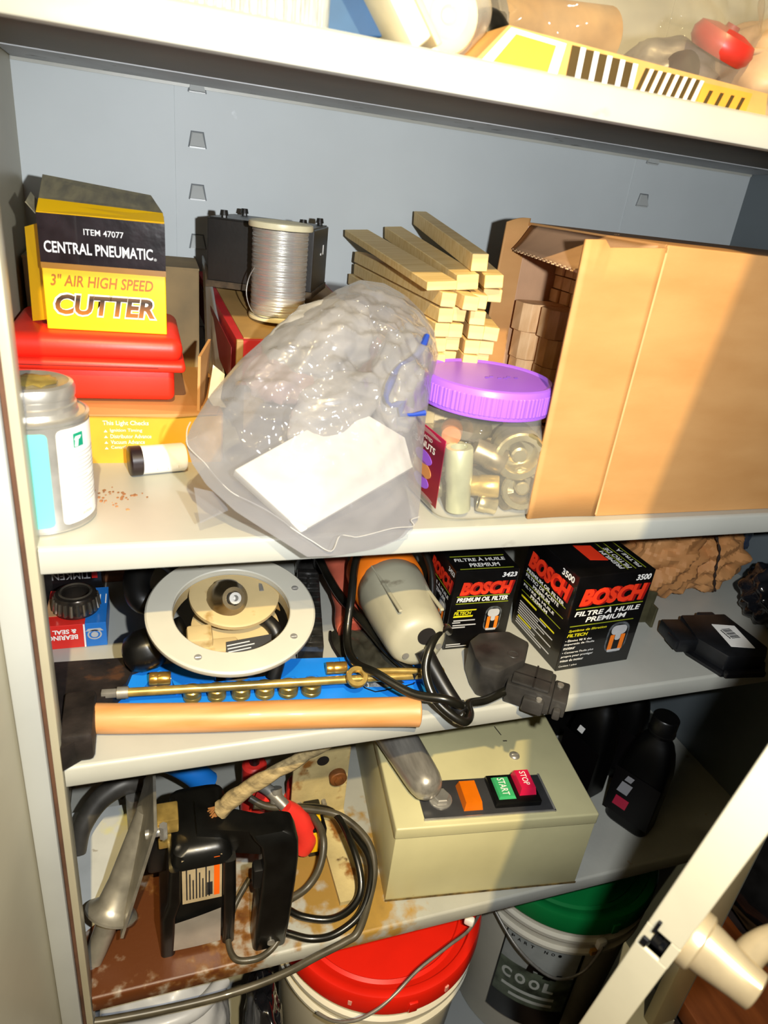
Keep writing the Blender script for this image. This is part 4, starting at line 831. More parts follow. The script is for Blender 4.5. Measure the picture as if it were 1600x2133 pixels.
mk('grip_body', B().tube([(-0.004, -0.062, 0.016), (0.000, -0.030, 0.020), (0.004, 0.0, 0.030), (0.006, 0.04, 0.040), (0.004, 0.080, 0.042)], 0.0150, 18, 8, rf=lambda s: 1 + 0.10 * math.sin(s * 16)), mat('salmon_plastic', '#c9644c', 0.45, var=0.08), t, 60)
mk('end_cap', B().lathe([(0.013, 0), (0.0150, 0.003), (0.013, 0.008), (0, 0.008)], along((-0.004, -0.068, 0.0155), (-0.004, -0.055, 0.016)), 18), mat('salmon_dark', '#8c3a2c', 0.5), t, 40)
t = thing('black_pouch', 'flat creased black pouch lying under the drill', 'pouch', (0.2350, 0.0950, S3))
pp = [(-0.042, 0.060), (-0.046, 0.030), (-0.030, -0.045), (0.000, -0.050), (0.032, -0.040), (0.040, 0.020), (0.030, 0.064)]
b = B()
def pou(u, v):
    n = len(pp); f = u * n; i = int(f) % n; k = f - int(f); e = V(pp[i]).lerp(V(pp[(i + 1) % n]), k) * v
    return V((e.x, e.y, 0.0010 + (0.020 + 0.005 * fold(V((e.x, e.y, 0)), 3, 5, 60)) * (1 - v ** 4)))
b.grid(lambda u, v: pou(u, 0.01 + 0.99 * v), 56, 18, cu=True)
mk('pouch_body', b, mat('grey_black_vinyl', '#34332c', 0.35, var=0.25, nscale=30, bump=0.1, coat=0.2), t, 60)
mk('hem', B().tube([(x, y, 0.002) for x, y in pp], 0.0018, 6, 3), blackm, t, 50)

# oil filter cartons
bkm = mat('black_filter_carton', '#0b0a0b', 0.28, var=0.3, nscale=30, coat=0.4, bump=0.02)
ored = mat('filter_red', '#f03a1c', 0.4, var=0.04); dred = mat('filter_shadow_red', '#a01410', 0.4); oyel = mat('filter_yellow', '#d8d020', 0.4); oly = mat('filter_line', '#8f9a20', 0.4)
def cutaway(parent, o, r, u, w_, h_):
    M = basis(o, r, u)
    def rr(x0, y0, x1, y1, k, z0, z1):
        b = B(); P = []
        for cx, cy, a0 in ((x1 - k, y1 - k, 0), (x0 + k, y1 - k, 90), (x0 + k, y0 + k, 180), (x1 - k, y0 + k, 270)):
            for q in range(6): a = math.radians(a0 + 18 * q); P.append((cx + k * math.cos(a), cy + k * math.sin(a)))
        b.prism(P, z1, M, h0=z0); return b
    g = mk('filter_picture', rr(0, 0, w_, h_, w_ * 0.42, 0, 0.0003), mat('grey_print_dark', '#55595c', 0.35, var=0.4, nscale=200), parent, label='printed cutaway of an oil filter')
    mk('picture_core', rr(w_ * 0.07, h_ * 0.04, w_ * 0.93, h_ * 0.93, w_ * 0.36, 0.0003, 0.0005), black, g)
    mk('picture_canister', rr(w_ * 0.14, h_ * 0.60, w_ * 0.86, h_ * 0.90, w_ * 0.2, 0.0005, 0.0007), mat('silver_print', '#b9b9b9', 0.4, var=0.4, nscale=300), g)
    mk('picture_element', rr(w_ * 0.16, h_ * 0.10, w_ * 0.36, h_ * 0.60, w_ * 0.03, 0.0007, 0.0008), orange, g); mk('picture_element', rr(w_ * 0.66, h_ * 0.10, w_ * 0.86, h_ * 0.60, w_ * 0.03, 0.0007, 0.0008), orange, g)
    mk('picture_tube', rr(w_ * 0.38, h_ * 0.42, w_ * 0.64, h_ * 0.70, w_ * 0.1, 0.0008, 0.0009), mat('silver_print', '#b9b9b9'), g)
    mk('picture_base', rr(w_ * 0.18, h_ * 0.04, w_ * 0.82, h_ * 0.12, w_ * 0.04, 0.0008, 0.0009), mat('silver_print', '#b9b9b9'), g)
def logo(parent, o, r, u, w_, h_):
    o = V(o); r_ = V(r); u_ = V(u)
    text('BOSCH', dred, parent, o + r_ * w_ * 0.02 - u_ * h_ * 0.05, r, u, w_, h_, shear=0.18, bold=0.10, d=0.0003)
    text('BOSCH', ored, parent, o, r, u, w_ * 0.975, h_ * 0.96, shear=0.18, bold=0.055, d=0.0005)
FR = ((1, 0, 0), (0, 0, 1))
# small one
t = thing('oil_filter_carton', 'smaller black oil filter carton numbered 3423, left of the bigger one', 'carton', (0.3545, 0.1010, S3), -1.5, 'oil filter cartons')
W, D, Hf = 0.0785, 0.0785, 0.1065
mk('carton_body', B().span((-W / 2, 0, 0), (W / 2, D, Hf), 0.0008), bkm, t)
fx = -W / 2
logo(t, (fx + 0.0085, 0, 0.0745), *FR, 0.0660, 0.0180)
text('3423', white, t, (W / 2 - 0.0210, 0, 0.0965), *FR, 0.0185, 0.0062, shear=0.15, bold=0.03)
text('PREMIUM OIL FILTER', white, t, (fx + 0.0065, 0, 0.0655), *FR, 0.0640, 0.0058, shear=0.18, bold=0.03)
patches('yellow_line', [(0.0060, 0.0722, 0.066, 0.0009), (0.0060, 0.0628, 0.066, 0.0008)], oly, t, (fx, 0, 0), *FR)
text('FILTECH', oyel, t, (fx + 0.0060, 0, 0.0480), *FR, 0.0215, 0.0046, shear=0.2, bold=0.03)
patches('yellow_line', [(0.0058, 0.0448, 0.024, 0.0020, 0.0006), (0.009, 0.0535, 0.024, 0.0013, 0.0006)], oyel, t, (fx, 0, 0), *FR)
patches('small_print', [(0.0070, 0.0395, 0.027, 0.0014), (0.0060, 0.0368, 0.010, 0.0013), (0.0070, 0.0330, 0.029, 0.0014), (0.0060, 0.0300, 0.017, 0.0014), (0.0030, 0.0062, 0.018, 0.0013), (0.0030, 0.0035, 0.026, 0.0010)], mat('silver_print', '#b9b9b9'), t, (fx, 0, 0), *FR)
cutaway(t, (fx + 0.0460, 0, 0.0230), *FR, 0.0205, 0.0340)
TT = ((1, 0, 0), (0, 1, 0))
text('FILTRE À HUILE', white, t, (fx + 0.006, 0.0200, Hf), *TT, 0.064, 0.0085, shear=0.15, bold=0.02)
text('PREMIUM', white, t, (fx + 0.020, 0.0075, Hf), *TT, 0.038, 0.0080, shear=0.15, bold=0.02)
patches('yellow_line', [(0.004, 0.0315, 0.068, 0.0010), (0.006, 0.0035, 0.066, 0.0010)], oly, t, (fx, 0, Hf), *TT)
LF = ((0, -1, 0), (0, 0, 1))
logo(t, (fx, D - 0.010, 0.0745), *LF, 0.0660, 0.0180)
text('3423', white, t, (fx, 0.0200, 0.0965), *LF, 0.0175, 0.0060, bold=0.03)
text('FILTRE À HUILE', white, t, (fx, D - 0.010, 0.0640), *LF, 0.060, 0.0052, bold=0.02); text('PREMIUM', white, t, (fx, D - 0.026, 0.0565), *LF, 0.036, 0.0052, bold=0.02)
patches('yellow_line', [(0.008, 0.0480, 0.024, 0.0018), (0.008, 0.0445, 0.020, 0.0018), (0.006, 0.0718, 0.066, 0.0008)], oly, t, (fx, D, 0), *LF)
cutaway(t, (fx, 0.0320, 0.0230), *LF, 0.0205, 0.0340)
# large one
t = thing('oil_filter_carton', 'larger black oil filter carton numbered 3500, right of the smaller one', 'carton', (0.4830, 0.0445, S3), 2.5, 'oil filter cartons')
W, D, Hf = 0.1030, 0.100, 0.1265
mk('carton_body', B().span((-W / 2, 0, 0), (W / 2, D, Hf), 0.0009), bkm, t)
fx = -W / 2
logo(t, (fx + 0.0080, 0, 0.0880), *FR, 0.0910, 0.0230)
text('3500', white, t, (W / 2 - 0.0250, 0, 0.1145), *FR, 0.0205, 0.0076, shear=0.12, bold=0.03)
text('FILTRE À HUILE', white, t, (fx + 0.0060, 0, 0.0745), *FR, 0.0900, 0.0082, shear=0.15, bold=0.025)
text('PREMIUM', white, t, (fx + 0.0230, 0, 0.0655), *FR, 0.0560, 0.0068, shear=0.15, bold=0.025)
patches('yellow_line', [(0.0060, 0.0838, 0.092, 0.0010), (0.0040, 0.0610, 0.088, 0.0010)], oly, t, (fx, 0, 0), *FR)
text('Système de filtration', oyel, t, (fx + 0.0040, 0, 0.0530), *FR, 0.0520, 0.0042, shear=0.2, bold=0.02)
text('FILTECH', oyel, t, (fx + 0.0035, 0, 0.0470), *FR, 0.0280, 0.0044, shear=0.2, bold=0.03)
for k, s in enumerate(('• Élimine 98 % des', 'impuretés de l\'huile', 'moteur', '• Conserve l\'huile plus', 'propre pour protéger', 'mieux du moteur')):
    text(s, white, t, (fx + 0.0030, 0, 0.0405 - 0.0054 * k - (0.001 if k > 2 else 0)), *FR, (0.036, 0.041, 0.016, 0.043, 0.044, 0.032)[k], 0.0036, bold=0.01)
text('Contient 1 pièce', white, t, (fx + 0.0030, 0, 0.0048), *FR, 0.0250, 0.0030)
cutaway(t, (fx + 0.0610, 0, 0.0160), *FR, 0.0300, 0.0430)
logo(t, (fx, D - 0.008, 0.0880), *LF, 0.0850, 0.0230)
text('3500', white, t, (fx, 0.0300, 0.1135), *LF, 0.0230, 0.0080, bold=0.03)
for k, (s, a) in enumerate((('PREMIUM OIL FILTER', 0.078), ('FILTRO DE ACEITE', 0.070), ('PREMIUM', 0.036), ('FILTRE À HUILE', 0.066), ('PREMIUM', 0.036))):
    text(s, white, t, (fx, D - 0.008 - (0.018 if s == 'PREMIUM' else 0), 0.0805 - 0.0068 * k), *LF, a, 0.0046, bold=0.02)
patches('yellow_line', [(0.006, 0.0795 - 0.0136 * k, 0.084, 0.0007) for k in range(3)], oly, t, (fx, D, 0), *LF)
for q_ in ((0.008, 0.0450, 0.034, 0.0022), (0.052, 0.0400, 0.030, 0.0016), (0.010, 0.0170, 0.03, 0.0018)): patches('yellow_print', [q_], oyel, t, (fx, D, 0), *LF)
patches('small_print', [(0.008, 0.0405 - 0.0033 * k, 0.074 - 0.016 * (k % 3), 0.0013) for k in range(11) if k not in (0, 7)], mat('silver_print', '#b9b9b9'), t, (fx, D, 0), *LF)
b = B(); M = basis((-0.006, 0.042, Hf), (0, 1, 0), (-1, 0, 0)); b.prism([(-0.014, -0.012), (0.020, -0.012), (0.024, 0.010), (-0.010, 0.010)], 0.0004, M); mk('red_emblem', b, ored, t)
for k, (s, x, a) in enumerate((('PREMIUM', 0.014, 0.040), ('FILTRO DE', 0.024, 0.046), ('FILTRE À', 0.038, 0.042))):
    text(s, white, t, (x, 0.008, Hf), (0, 1, 0), (-1, 0, 0), a, 0.0066, bold=0.02)
patches('yellow_line', [(0.006, -0.0170, 0.088, 0.0008), (0.006, -0.0280, 0.088, 0.0008), (0.006, -0.0420, 0.088, 0.0008)], oly, t, (0, 0, Hf), (0, 1, 0), (-1, 0, 0))

# black plug block at the end of the cord
pb = mat('black_bakelite', '#343230', 0.42, var=0.3, nscale=24, bump=0.1, spots=[('#4a4840', 30, 0.63)])
t = thing('connector_block', 'chunky black two-piece cord connector in front of the filter cartons', 'connector', (0.3700, 0.0250, S3))
b = B(); b.prism([(-0.050, 0.012), (-0.044, 0.040), (-0.026, 0.052), (0.010, 0.050), (0.024, 0.026), (0.004, -0.002), (-0.034, -0.016), (-0.050, -0.004)], 0.0400, None, 0.003); mk('socket_half', b, pb, t, 35)
mk('face_ring', B().lathe([(0.0044, 0), (0.0052, 0.0006), (0.0062, 0.0006), (0.0066, 0)], TR(-0.006, 0.008, 0.0402), 20, cap=False), pb, t, 40)
M = TR(0.012, -0.020, 0) @ RZ(-38)
b = B()
for a, c in (((-0.030, -0.022, 0.001), (0.018, 0.020, 0.026)), ((0.018, -0.020, 0.002), (0.034, 0.016, 0.022)), ((-0.026, -0.020, 0.026), (0.014, 0.018, 0.030)), ((-0.010, -0.030, 0.003), (0.012, -0.022, 0.020)), ((0.022, -0.028, 0.003), (0.030, -0.020, 0.015))):
    b.span(a, c, 0.002)
mk('plug_half', b, pb, t, 35, M=M)
mk('clamp_screw', B().cyl((0.024, 0.006, 0.021), (0.024, 0.006, 0.0245), 0.0035, seg=12).cyl((0.006, -0.026, 0.019), (0.006, -0.026, 0.0222), 0.003, seg=12), dullsteel, t, 40, M=M)
mk('clamp_slot', B().span((-0.0265, -0.005, 0.0296), (0.0145, -0.003, 0.0304)).span((-0.004, -0.0205, 0.0296), (-0.002, 0.0185, 0.0304)), dark, t, M=M)

# control module with barcode
t = thing('control_module', 'black electronic control module with a white barcode sticker', 'module', (0.6650, 0.0450, S3), -8)
em = mat('module_black', '#17181b', 0.38, var=0.3, nscale=30, bump=0.06)
b = B(); b.prism([(-0.030, 0.040), (0.036, 0.042), (0.040, -0.010), (0.046, -0.030), (0.030, -0.048), (-0.020, -0.046), (-0.038, -0.010)], 0.026, None, 0.002, 0.004); mk('housing', b, em, t, 35)
mk('connector_shroud', B().span((-0.062, -0.012, 0.006), (-0.034, 0.034, 0.024), 0.002).span((-0.066, -0.010, 0.009), (-0.060, 0.010, 0.021), 0.001), em, t, 35)
mk('base_plate', B().prism([(-0.040, 0.044), (0.042, 0.046), (0.050, -0.032), (0.032, -0.054), (-0.026, -0.052), (-0.046, -0.010)], 0.0040, None, 0.0006), em, t)
mk('mounting_ear', B().span((-0.024, -0.058, 0.002), (0.030, -0.050, 0.010), 0.002), em, t); mk('mounting_ear', B().span((0.0, 0.042, 0.012), (0.024, 0.050, 0.024), 0.002), em, t)
st = mk('barcode_sticker', B().prism([(-0.004, -0.028), (0.026, -0.032), (0.030, 0.014), (0.0, 0.018)], 0.0266, None, h0=0.0258), white, t, label='white barcode sticker')
patches('barcode', [(0.006 + 0.0021 * k, 0.002, (0.0006, 0.0012, 0.0009)[k % 3], 0.0125) for k in range(10)], black, st, (0.0035, 0.0125, 0.0267), (0.10, -1, 0), (1, 0.1, 0))
patches('sticker_print', [(0.008 + 0.003 * k, -0.0015, 0.0022, 0.0016) for k in range(6)], black, st, (0.0035, 0.0125, 0.0267), (0.10, -1, 0), (1, 0.1, 0))

# right back corner of the third shelf
bagp = mat('brown_paper', '#c08a55', 0.7, var=0.14, nscale=12, bump=0.06, col2='#a8723f')
t = thing('paper_bag', 'crumpled brown paper bag behind the filter cartons', 'bag', (0.7220, 0.1880, S3))
mk('bag_body', blob((-0.045, 0.000, 0.060), (0.062, 0.052, 0.066), 61, 0.22, 26, 80, 48, None, 0.001), bagp, t, 20)
mk('folded_mouth', blob((0.026, 0.000, 0.060), (0.056, 0.052, 0.062), 77, 0.26, 24, 80, 48, RY(25), 0.001), bagp, t, 20)
mk('torn_edge', B().tube([(-0.012, -0.050, 0.110), (-0.004, -0.056, 0.090), (0.000, -0.056, 0.066), (0.006, -0.055, 0.046), (0.018, -0.052, 0.024)], 0.0014, 6, 6, rf=lambda s: 1 + 0.6 * math.sin(40 * s)), mat('torn_dark', '#2a1a10', 0.8), t)
t = thing('black_plastic_bag', 'shiny black plastic bag bunched at the right end of the third shelf', 'bag', (0.8040, 0.1080, S3))
pbag = mat('black_bag_film', '#141519', 0.16, var=0.3, nscale=20, coat=0.6)
mk('bag_body', blob((-0.006, -0.03, 0.044), (0.050, 0.052, 0.046), 83, 0.24, 36, 80, 48, None, 0.001), pbag, t, 60)
mk('bag_top', blob((0.012, 0.130, 0.070), (0.034, 0.050, 0.070), 91, 0.24, 30, 70, 44, None, -0.05), mat('blue_black_film', '#2a3346', 0.2, var=0.3, coat=0.5), t, 60)
t = thing('metal_bracket', 'small olive metal bracket standing right of the larger filter carton', 'bracket', (0.5950, 0.1150, S3), -6)
ol = mat('olive_metal', '#55513a', 0.5, 0.4, var=0.2, nscale=40)
mk('plate', B().prism([(-0.030, 0), (0.020, 0), (0.022, 0.046), (0.004, 0.050), (-0.030, 0.048)], 0.003, Matrix(((1, 0, 0, 0), (0, 0, 1, 0), (0, 1, 0, 0), (0, 0, 0, 1))), 0.0006), ol, t)
mk('lip', B().span((0.0170, -0.012, 0.0), (0.0205, 0.002, 0.030), 0.0006), ol, t)
t = thing('grey_box', 'small blue-grey box behind the larger filter carton', 'box', (0.5920, 0.1700, S3))
mk('box_body', B().span((-0.02, 0, 0), (0.02, 0.03, 0.028), 0.001), mat('blue_grey_card', '#7d8a92', 0.5, var=0.06), t)
mk('lid', B().span((-0.021, -0.001, 0.028), (0.021, 0.031, 0.034), 0.001), mat('blue_grey_card', '#7d8a92'), t)

# ------------------------------------------------------------------ fourth shelf
# control box with start and stop buttons
cbx = mat('cream_steel_box', '#cdc698', 0.42, var=0.05, nscale=10, bump=0.04, bscale=160, spots=[('#8d7d4c', 44, 0.735)])
t = thing('control_box', 'cream steel machine control box with green start and red stop buttons', 'control box', (0.2610, 0.0330, S4), -7.5)
W, D, Hc = 0.2620, 0.270, 0.1310
mk('box_body', B().span((0, 0, 0.0), (W, D, Hc - 0.010), 0.0015), cbx, t, 40)
mk('cover', B().span((-0.0012, -0.0012, Hc - 0.0180), (W + 0.0012, D + 0.0012, Hc), 0.0025, 3), cbx, t, 40)
mk('grime_line', B().span((-0.0003, -0.0008, 0.0), (W + 0.0003, -0.0001, 0.0030)), mat('brown_grime', '#6f5a2c', 0.8, var=0.4, nscale=80), t)
mk('cover_screw', B().lathe([(0.0075, 0), (0.0070, 0.0015), (0.0045, 0.0032), (0, 0.0036)], TR(0.186, 0.102, Hc), 20).box((0.186, 0.102, Hc + 0.0036), (0.009, 0.0012, 0.0008)), steel, t, 40)
mk('scratch', B().box((0.178, 0.150, Hc + 0.0001), (0.0015, 0.018, 0.0003), 0, RZ(14)).box((0.182, 0.130, Hc + 0.0001), (0.006, 0.002, 0.0003)), mat('dark_scratch', '#3a342a', 0.8), t)
pn = mk('switch_panel', B().span((0.0360, 0.0080, Hc), (0.2060, 0.0660, Hc + 0.0020), 0.0008), mat('panel_grey', '#4a4a4c', 0.3, 0.4, var=0.1, nscale=30), t, 40, 'dark grey switch panel')
mk('bright_rim', B().span((0.0350, 0.0070, Hc), (0.2070, 0.0095, Hc + 0.0028), 0.0006).span((0.2045, 0.0070, Hc), (0.2072, 0.0670, Hc + 0.0028), 0.0006), steel, pn, 40)
def btn(name, x, y, a, b_, h0, h1, m_, tilt=0, label=None):
    return mk(name, B().hull([(-a, -b_, h0), (a, -b_, h0), (a, b_, h0), (-a, b_, h0)], [(-a * .82, -b_ * .84, h1), (a * .82, -b_ * .84, h1), (a * .82, b_ * .84, h1), (-a * .82, b_ * .84, h1)]), m_, pn, None, label, M=TR(x, y, Hc) @ RZ(tilt))
btn('pilot_light', 0.1000, 0.036, 0.0125, 0.0200, 0.001, 0.013, mat('amber_lens', '#e0700c', 0.25, coat=0.4), 0, 'orange pilot lamp lens')
mk('button_base', B().span((0.1290, 0.0170, Hc + 0.001), (0.1900, 0.0620, Hc + 0.0100), 0.001), blackp, pn, 40)
g_ = btn('start_button', 0.1460, 0.0400, 0.0120, 0.0180, 0.009, 0.0130, mat('green_button', '#3fae6c', 0.35, var=0.04), 0, 'green button')
r_ = btn('stop_button', 0.1745, 0.0440, 0.0115, 0.0175, 0.009, 0.0200, mat('crimson_button', '#d81c48', 0.35, var=0.04), 0, 'raised red button')
text('START', white, g_, (-0.0055, 0.0135, 0.0130), (0, -1, 0), (1, 0, 0), 0.0270, 0.0095, bold=0.01)
text('STOP', white, r_, (-0.0040, 0.0120, 0.0200), (0, -1, 0), (1, 0, 0), 0.0220, 0.0080, bold=0.01)
mk('key_nut', B().lathe([(0.0150, 0.002), (0.0150, 0.004), (0.0130, 0.005), (0.0, 0.005)], TR(0.062, 0.036, Hc), 24).lathe([(0.0115, 0.004), (0.0115, 0.010), (0.0100, 0.011), (0, 0.011)], TR(0.062, 0.036, Hc), 6), steel, pn, 30, 'hexagonal switch nut')
t = thing('metal_tube', 'brushed silver metal tube with rounded end lying on the control box', 'tube', (0.3110, 0.0520, S4 + 0.1310 + 0.0266), 0)
mk('tube_body', B().lathe([(0, 0.0), (0.006, 0.0006), (0.0140, 0.004), (0.0190, 0.0105), (0.0215, 0.020), (0.0225, 0.032), (0.0262, 0.110), (0.0262, 0.200), (0.024, 0.205), (0, 0.205)], along((0, 0, -0.003), (-0.028, 0.195, 0.002)), 48), mat('brushed_silver', '#a8a39a', 0.32, 0.55, var=0.12, nscale=20, stretch=(8, 1, 8)), t, 60)
mk('end_flange', B().lathe([(0.0262, 0.150), (0.031, 0.152), (0.031, 0.160), (0.0262, 0.162)], along((0, 0, -0.003), (-0.028, 0.195, 0.002)), 40, cap=False), dullsteel, t, 40)

# oil bottles
bm_ = mat('black_bottle', '#030303', 0.42, var=0.2, spec=0.25)
def bottle(x, y, rz, label):
    t = thing('oil_bottle', label, 'bottle', (x, y, S4), rz, 'black oil bottles')
    def f(n): return lambda a, z: 1.0 / (abs(math.cos(a)) ** n + abs(math.sin(a)) ** n) ** (1 / n)
    mk('bottle_body', B().lathe([(0.028, 0.0), (0.0335, 0.0015), (0.036, 0.006), (0.036, 0.105), (0.0345, 0.125), (0.030, 0.142), (0.0225, 0.158), (0.0165, 0.166), (0.0150, 0.172), (0.0150, 0.178), (0, 0.178)], None, 56, sx=1.0, sy=0.78, f=lambda a, z: f(5 if z < 0.12 else (3 if z < 0.15 else 2))(a, z) * (1 - 0.10 * (1 if z < 0.15 else 0))), bm_, t, 50)
    c_ = mk('bottle_cap', B().lathe([(0.0185, 0.172), (0.0190, 0.173), (0.0190, 0.176), (0.0180, 0.1765), (0.0180, 0.198), (0.0165, 0.2000), (0, 0.2000)], None, 40, f=lambda a, z: 1 + (0.02 if 0.177 < z < 0.198 and math.sin(a * 20) > 0 else 0)), blackp, t, 40)
    lb = mk('bottle_label', B().span((-0.0345, -0.0262, 0.020), (-0.0338 + 0.0660, -0.0258, 0.100), 0.0001), mat('dark_label', '#060405', 0.45, spec=0.25), t)
    return t, lb
t1, l1 = bottle(0.6620, 0.0720, -62, 'front black oil bottle with red and grey label marks, right of the control box')
patches('label_mark', [(0.010, 0.060, 0.016, 0.020, 0.004), (0.016, 0.084, 0.010, 0.010, 0.003)], mat('label_grey', '#8e8e92', 0.4), l1, (-0.034, -0.0263, 0), (1, 0, 0), (0, 0, 1))
patches('red_mark', [(0.010, 0.034, 0.020, 0.018, 0.002)], mat('label_crimson', '#b0183c', 0.4), l1, (-0.034, -0.0263, 0), (1, 0, 0), (0, 0, 1), label='crimson label mark')
t2, l2 = bottle(0.6240, 0.1500, -75, 'rear black oil bottle nearest the control box')
patches('label_mark', [(0.020, 0.090, 0.010, 0.012, 0.003)], white, l2, (-0.034, -0.0263, 0.02), (1, 0, 0), (0, 0, 1))
t3, l3 = bottle(0.6960, 0.1720, -60, 'hindmost black oil bottle behind the front one')
t = thing('black_yellow_carton', 'black carton with a yellow top edge behind the oil bottles', 'carton', (0.6280, 0.2500, S4))
mk('carton_body', B().span((-0.038, 0, 0), (0.075, 0.08, 0.062), 0.001), black, t)
mk('yellow_edge', B().span((-0.0385, -0.0005, 0.062), (0.0755, 0.0805, 0.070), 0.001), yel, t)

# power saw on its nose
sawb = mat('saw_black', '#0d0d0c', 0.34, var=0.3, nscale=30, bump=0.03, coat=0.15)
t = thing('power_saw', 'black electric power saw stood on end, with loop handle and metal shoe', 'saw', (0.0330, 0.0650, S4))
bar = []
def sec(z, x0, x1, y0, y1, k=0.012):
    P = []
    for cx, cy, a0 in ((x1 - k, y1 - k, 0), (x0 + k, y1 - k, 90), (x0 + k, y0 + k, 180), (x1 - k, y0 + k, 270)):
        for q in range(5): a = math.radians(a0 + 22.5 * q); P.append(V((cx + k * math.cos(a), cy + k * math.sin(a), z)))
    return P
def loft(secs):
    b = B(); R = [[b.bm.verts.new(p) for p in s_] for s_ in secs]; n = len(R[0])
    for i in range(len(R) - 1):
        for k in range(n): b.bm.faces.new((R[i][k], R[i][(k + 1) % n], R[i + 1][(k + 1) % n], R[i + 1][k]))
    b.bm.faces.new(R[0][::-1]); b.bm.faces.new(R[-1]); return b
mk('motor_housing', loft([sec(0.000, -0.028, 0.028, -0.020, 0.050), sec(0.006, -0.036, 0.034, -0.032, 0.055), sec(0.030, -0.038, 0.036, -0.036, 0.060), sec(0.062, -0.036, 0.036, -0.034, 0.060), sec(0.075, -0.030, 0.036, -0.031, 0.060), sec(0.118, -0.026, 0.037, -0.030, 0.060),
    sec(0.132, -0.026, 0.038, -0.032, 0.060), sec(0.136, -0.028, 0.038, -0.036, 0.060), sec(0.152, -0.026, 0.034, -0.032, 0.060), sec(0.158, -0.020, 0.028, -0.024, 0.055)]), sawb, t, 40)
mk('side_band', loft([sec(-0.001, 0.026, 0.040, -0.0385, 0.060, 0.005), sec(0.080, 0.026, 0.041, -0.0385, 0.060, 0.005), sec(0.138, 0.026, 0.040, -0.0375, 0.060, 0.005)]), sawb, t, 40)
mk('left_band', loft([sec(-0.001, -0.042, -0.026, -0.0385, 0.060, 0.005), sec(0.066, -0.040, -0.024, -0.040, 0.060, 0.005), sec(0.085, -0.033, -0.018, -0.0375, 0.060, 0.005), sec(0.138, -0.030, -0.018, -0.0375, 0.060, 0.005)]), sawb, t, 40)
pl2 = mk('rating_label', B().slab([(-0.0170, -0.0345, 0.0800), (0.0250, -0.0345, 0.0800), (0.0250, -0.0330, 0.1480), (-0.0170, -0.0330, 0.1480)], 0.004), mat('tan_label', '#b9a684', 0.45, var=0.1), t, label='tan rating label with orange stripe')
patches('orange_stripe', [(0.0335, 0.006, 0.0060, 0.060)], mat('vivid_orange', '#ff6a14', 0.4), pl2, (-0.0170, -0.0347, 0.0800), (1, 0, 0), (0, 0.02, 1), label='vivid orange stripe')
patches('label_print', [(0.004 + 0.0034 * k, 0.006, 0.0014, 0.050 - 0.010 * (k % 3)) for k in range(8)] + [(0.026, 0.008, 0.006, 0.020)], mat('dark_grey_print', '#2c2c2e'), pl2, (-0.0170, -0.0347, 0.0800), (1, 0, 0), (0, 0.02, 1))
mk('nose_plate', B().grid(lambda u, v: V((-0.0300 + 0.054 * u + 0.004 * (1 - v) * 0, -0.0378 - 0.0006 * math.sin(math.pi * u), 0.0080 + (0.046 + 0.012 * u) * v)), 10, 6), mat('satin_plate', '#b9b3aa', 0.28, 0.5, var=0.08), t, 60, 'pale satin metal nose plate')
def rsec(cx, cy, z, a, c_): return sec(z, cx - a, cx + a, cy - c_, cy + c_, 0.006)
mk('handle', loft([rsec(0.077, -0.042, 0.000, 0.015, 0.013), rsec(0.078, -0.042, 0.004, 0.0190, 0.0160), rsec(0.081, -0.040, 0.040, 0.0195, 0.0165), rsec(0.086, -0.034, 0.100, 0.0195, 0.0165), rsec(0.088, -0.028, 0.132, 0.0200, 0.0170), rsec(0.086, -0.025, 0.154, 0.0210, 0.0170), rsec(0.080, -0.023, 0.164, 0.0230, 0.0160), rsec(0.074, -0.022, 0.169, 0.0200, 0.0140)]), sawb, t, 40, 'black square-shouldered loop handle')
mk('handle_bridge', B().hull([(0.000, -0.014, 0.136), (0.074, -0.036, 0.136), (0.074, -0.008, 0.136), (0.000, 0.024, 0.136)], [(0.000, -0.014, 0.170), (0.074, -0.034, 0.168), (0.074, -0.010, 0.168), (0.000, 0.024, 0.170)]), sawb, t, 50)
mk('trigger', B().span((0.058, -0.044, 0.092), (0.072, -0.028, 0.122), 0.003), blackm, t, 40)
mk('handle_screw', B().cyl((0.079, -0.0590, 0.014), (0.079, -0.0565, 0.014), 0.0045, seg=12), steel, t, 40)
mk('shoe_plate', B().slab([(-0.080, -0.030, 0.038), (-0.080, 0.075, 0.038), (-0.040, 0.075, 0.196), (-0.040, -0.030, 0.196)], 0.0032), mat('galvanised', '#aaa598', 0.38, 0.6, var=0.15, nscale=40), t, label='flat galvanised shoe plate')
mk('shoe_bracket', B().span((-0.046, -0.006, 0.160), (-0.018, 0.020, 0.180), 0.002).span((-0.040, 0.000, 0.130), (-0.022, 0.020, 0.150), 0.002), zinc, t, 40)
mk('shoe_bolt', B().cyl((-0.052, -0.010, 0.170), (-0.030, -0.010, 0.172), 0.0050, seg=12).cyl((-0.034, -0.012, 0.164), (-0.034, -0.012, 0.182), 0.0045, seg=6), steel, t, 40)
mk('gear_case', B().span((-0.054, 0.010, 0.078), (-0.024, 0.050, 0.150), 0.006), blackm, t, 40)

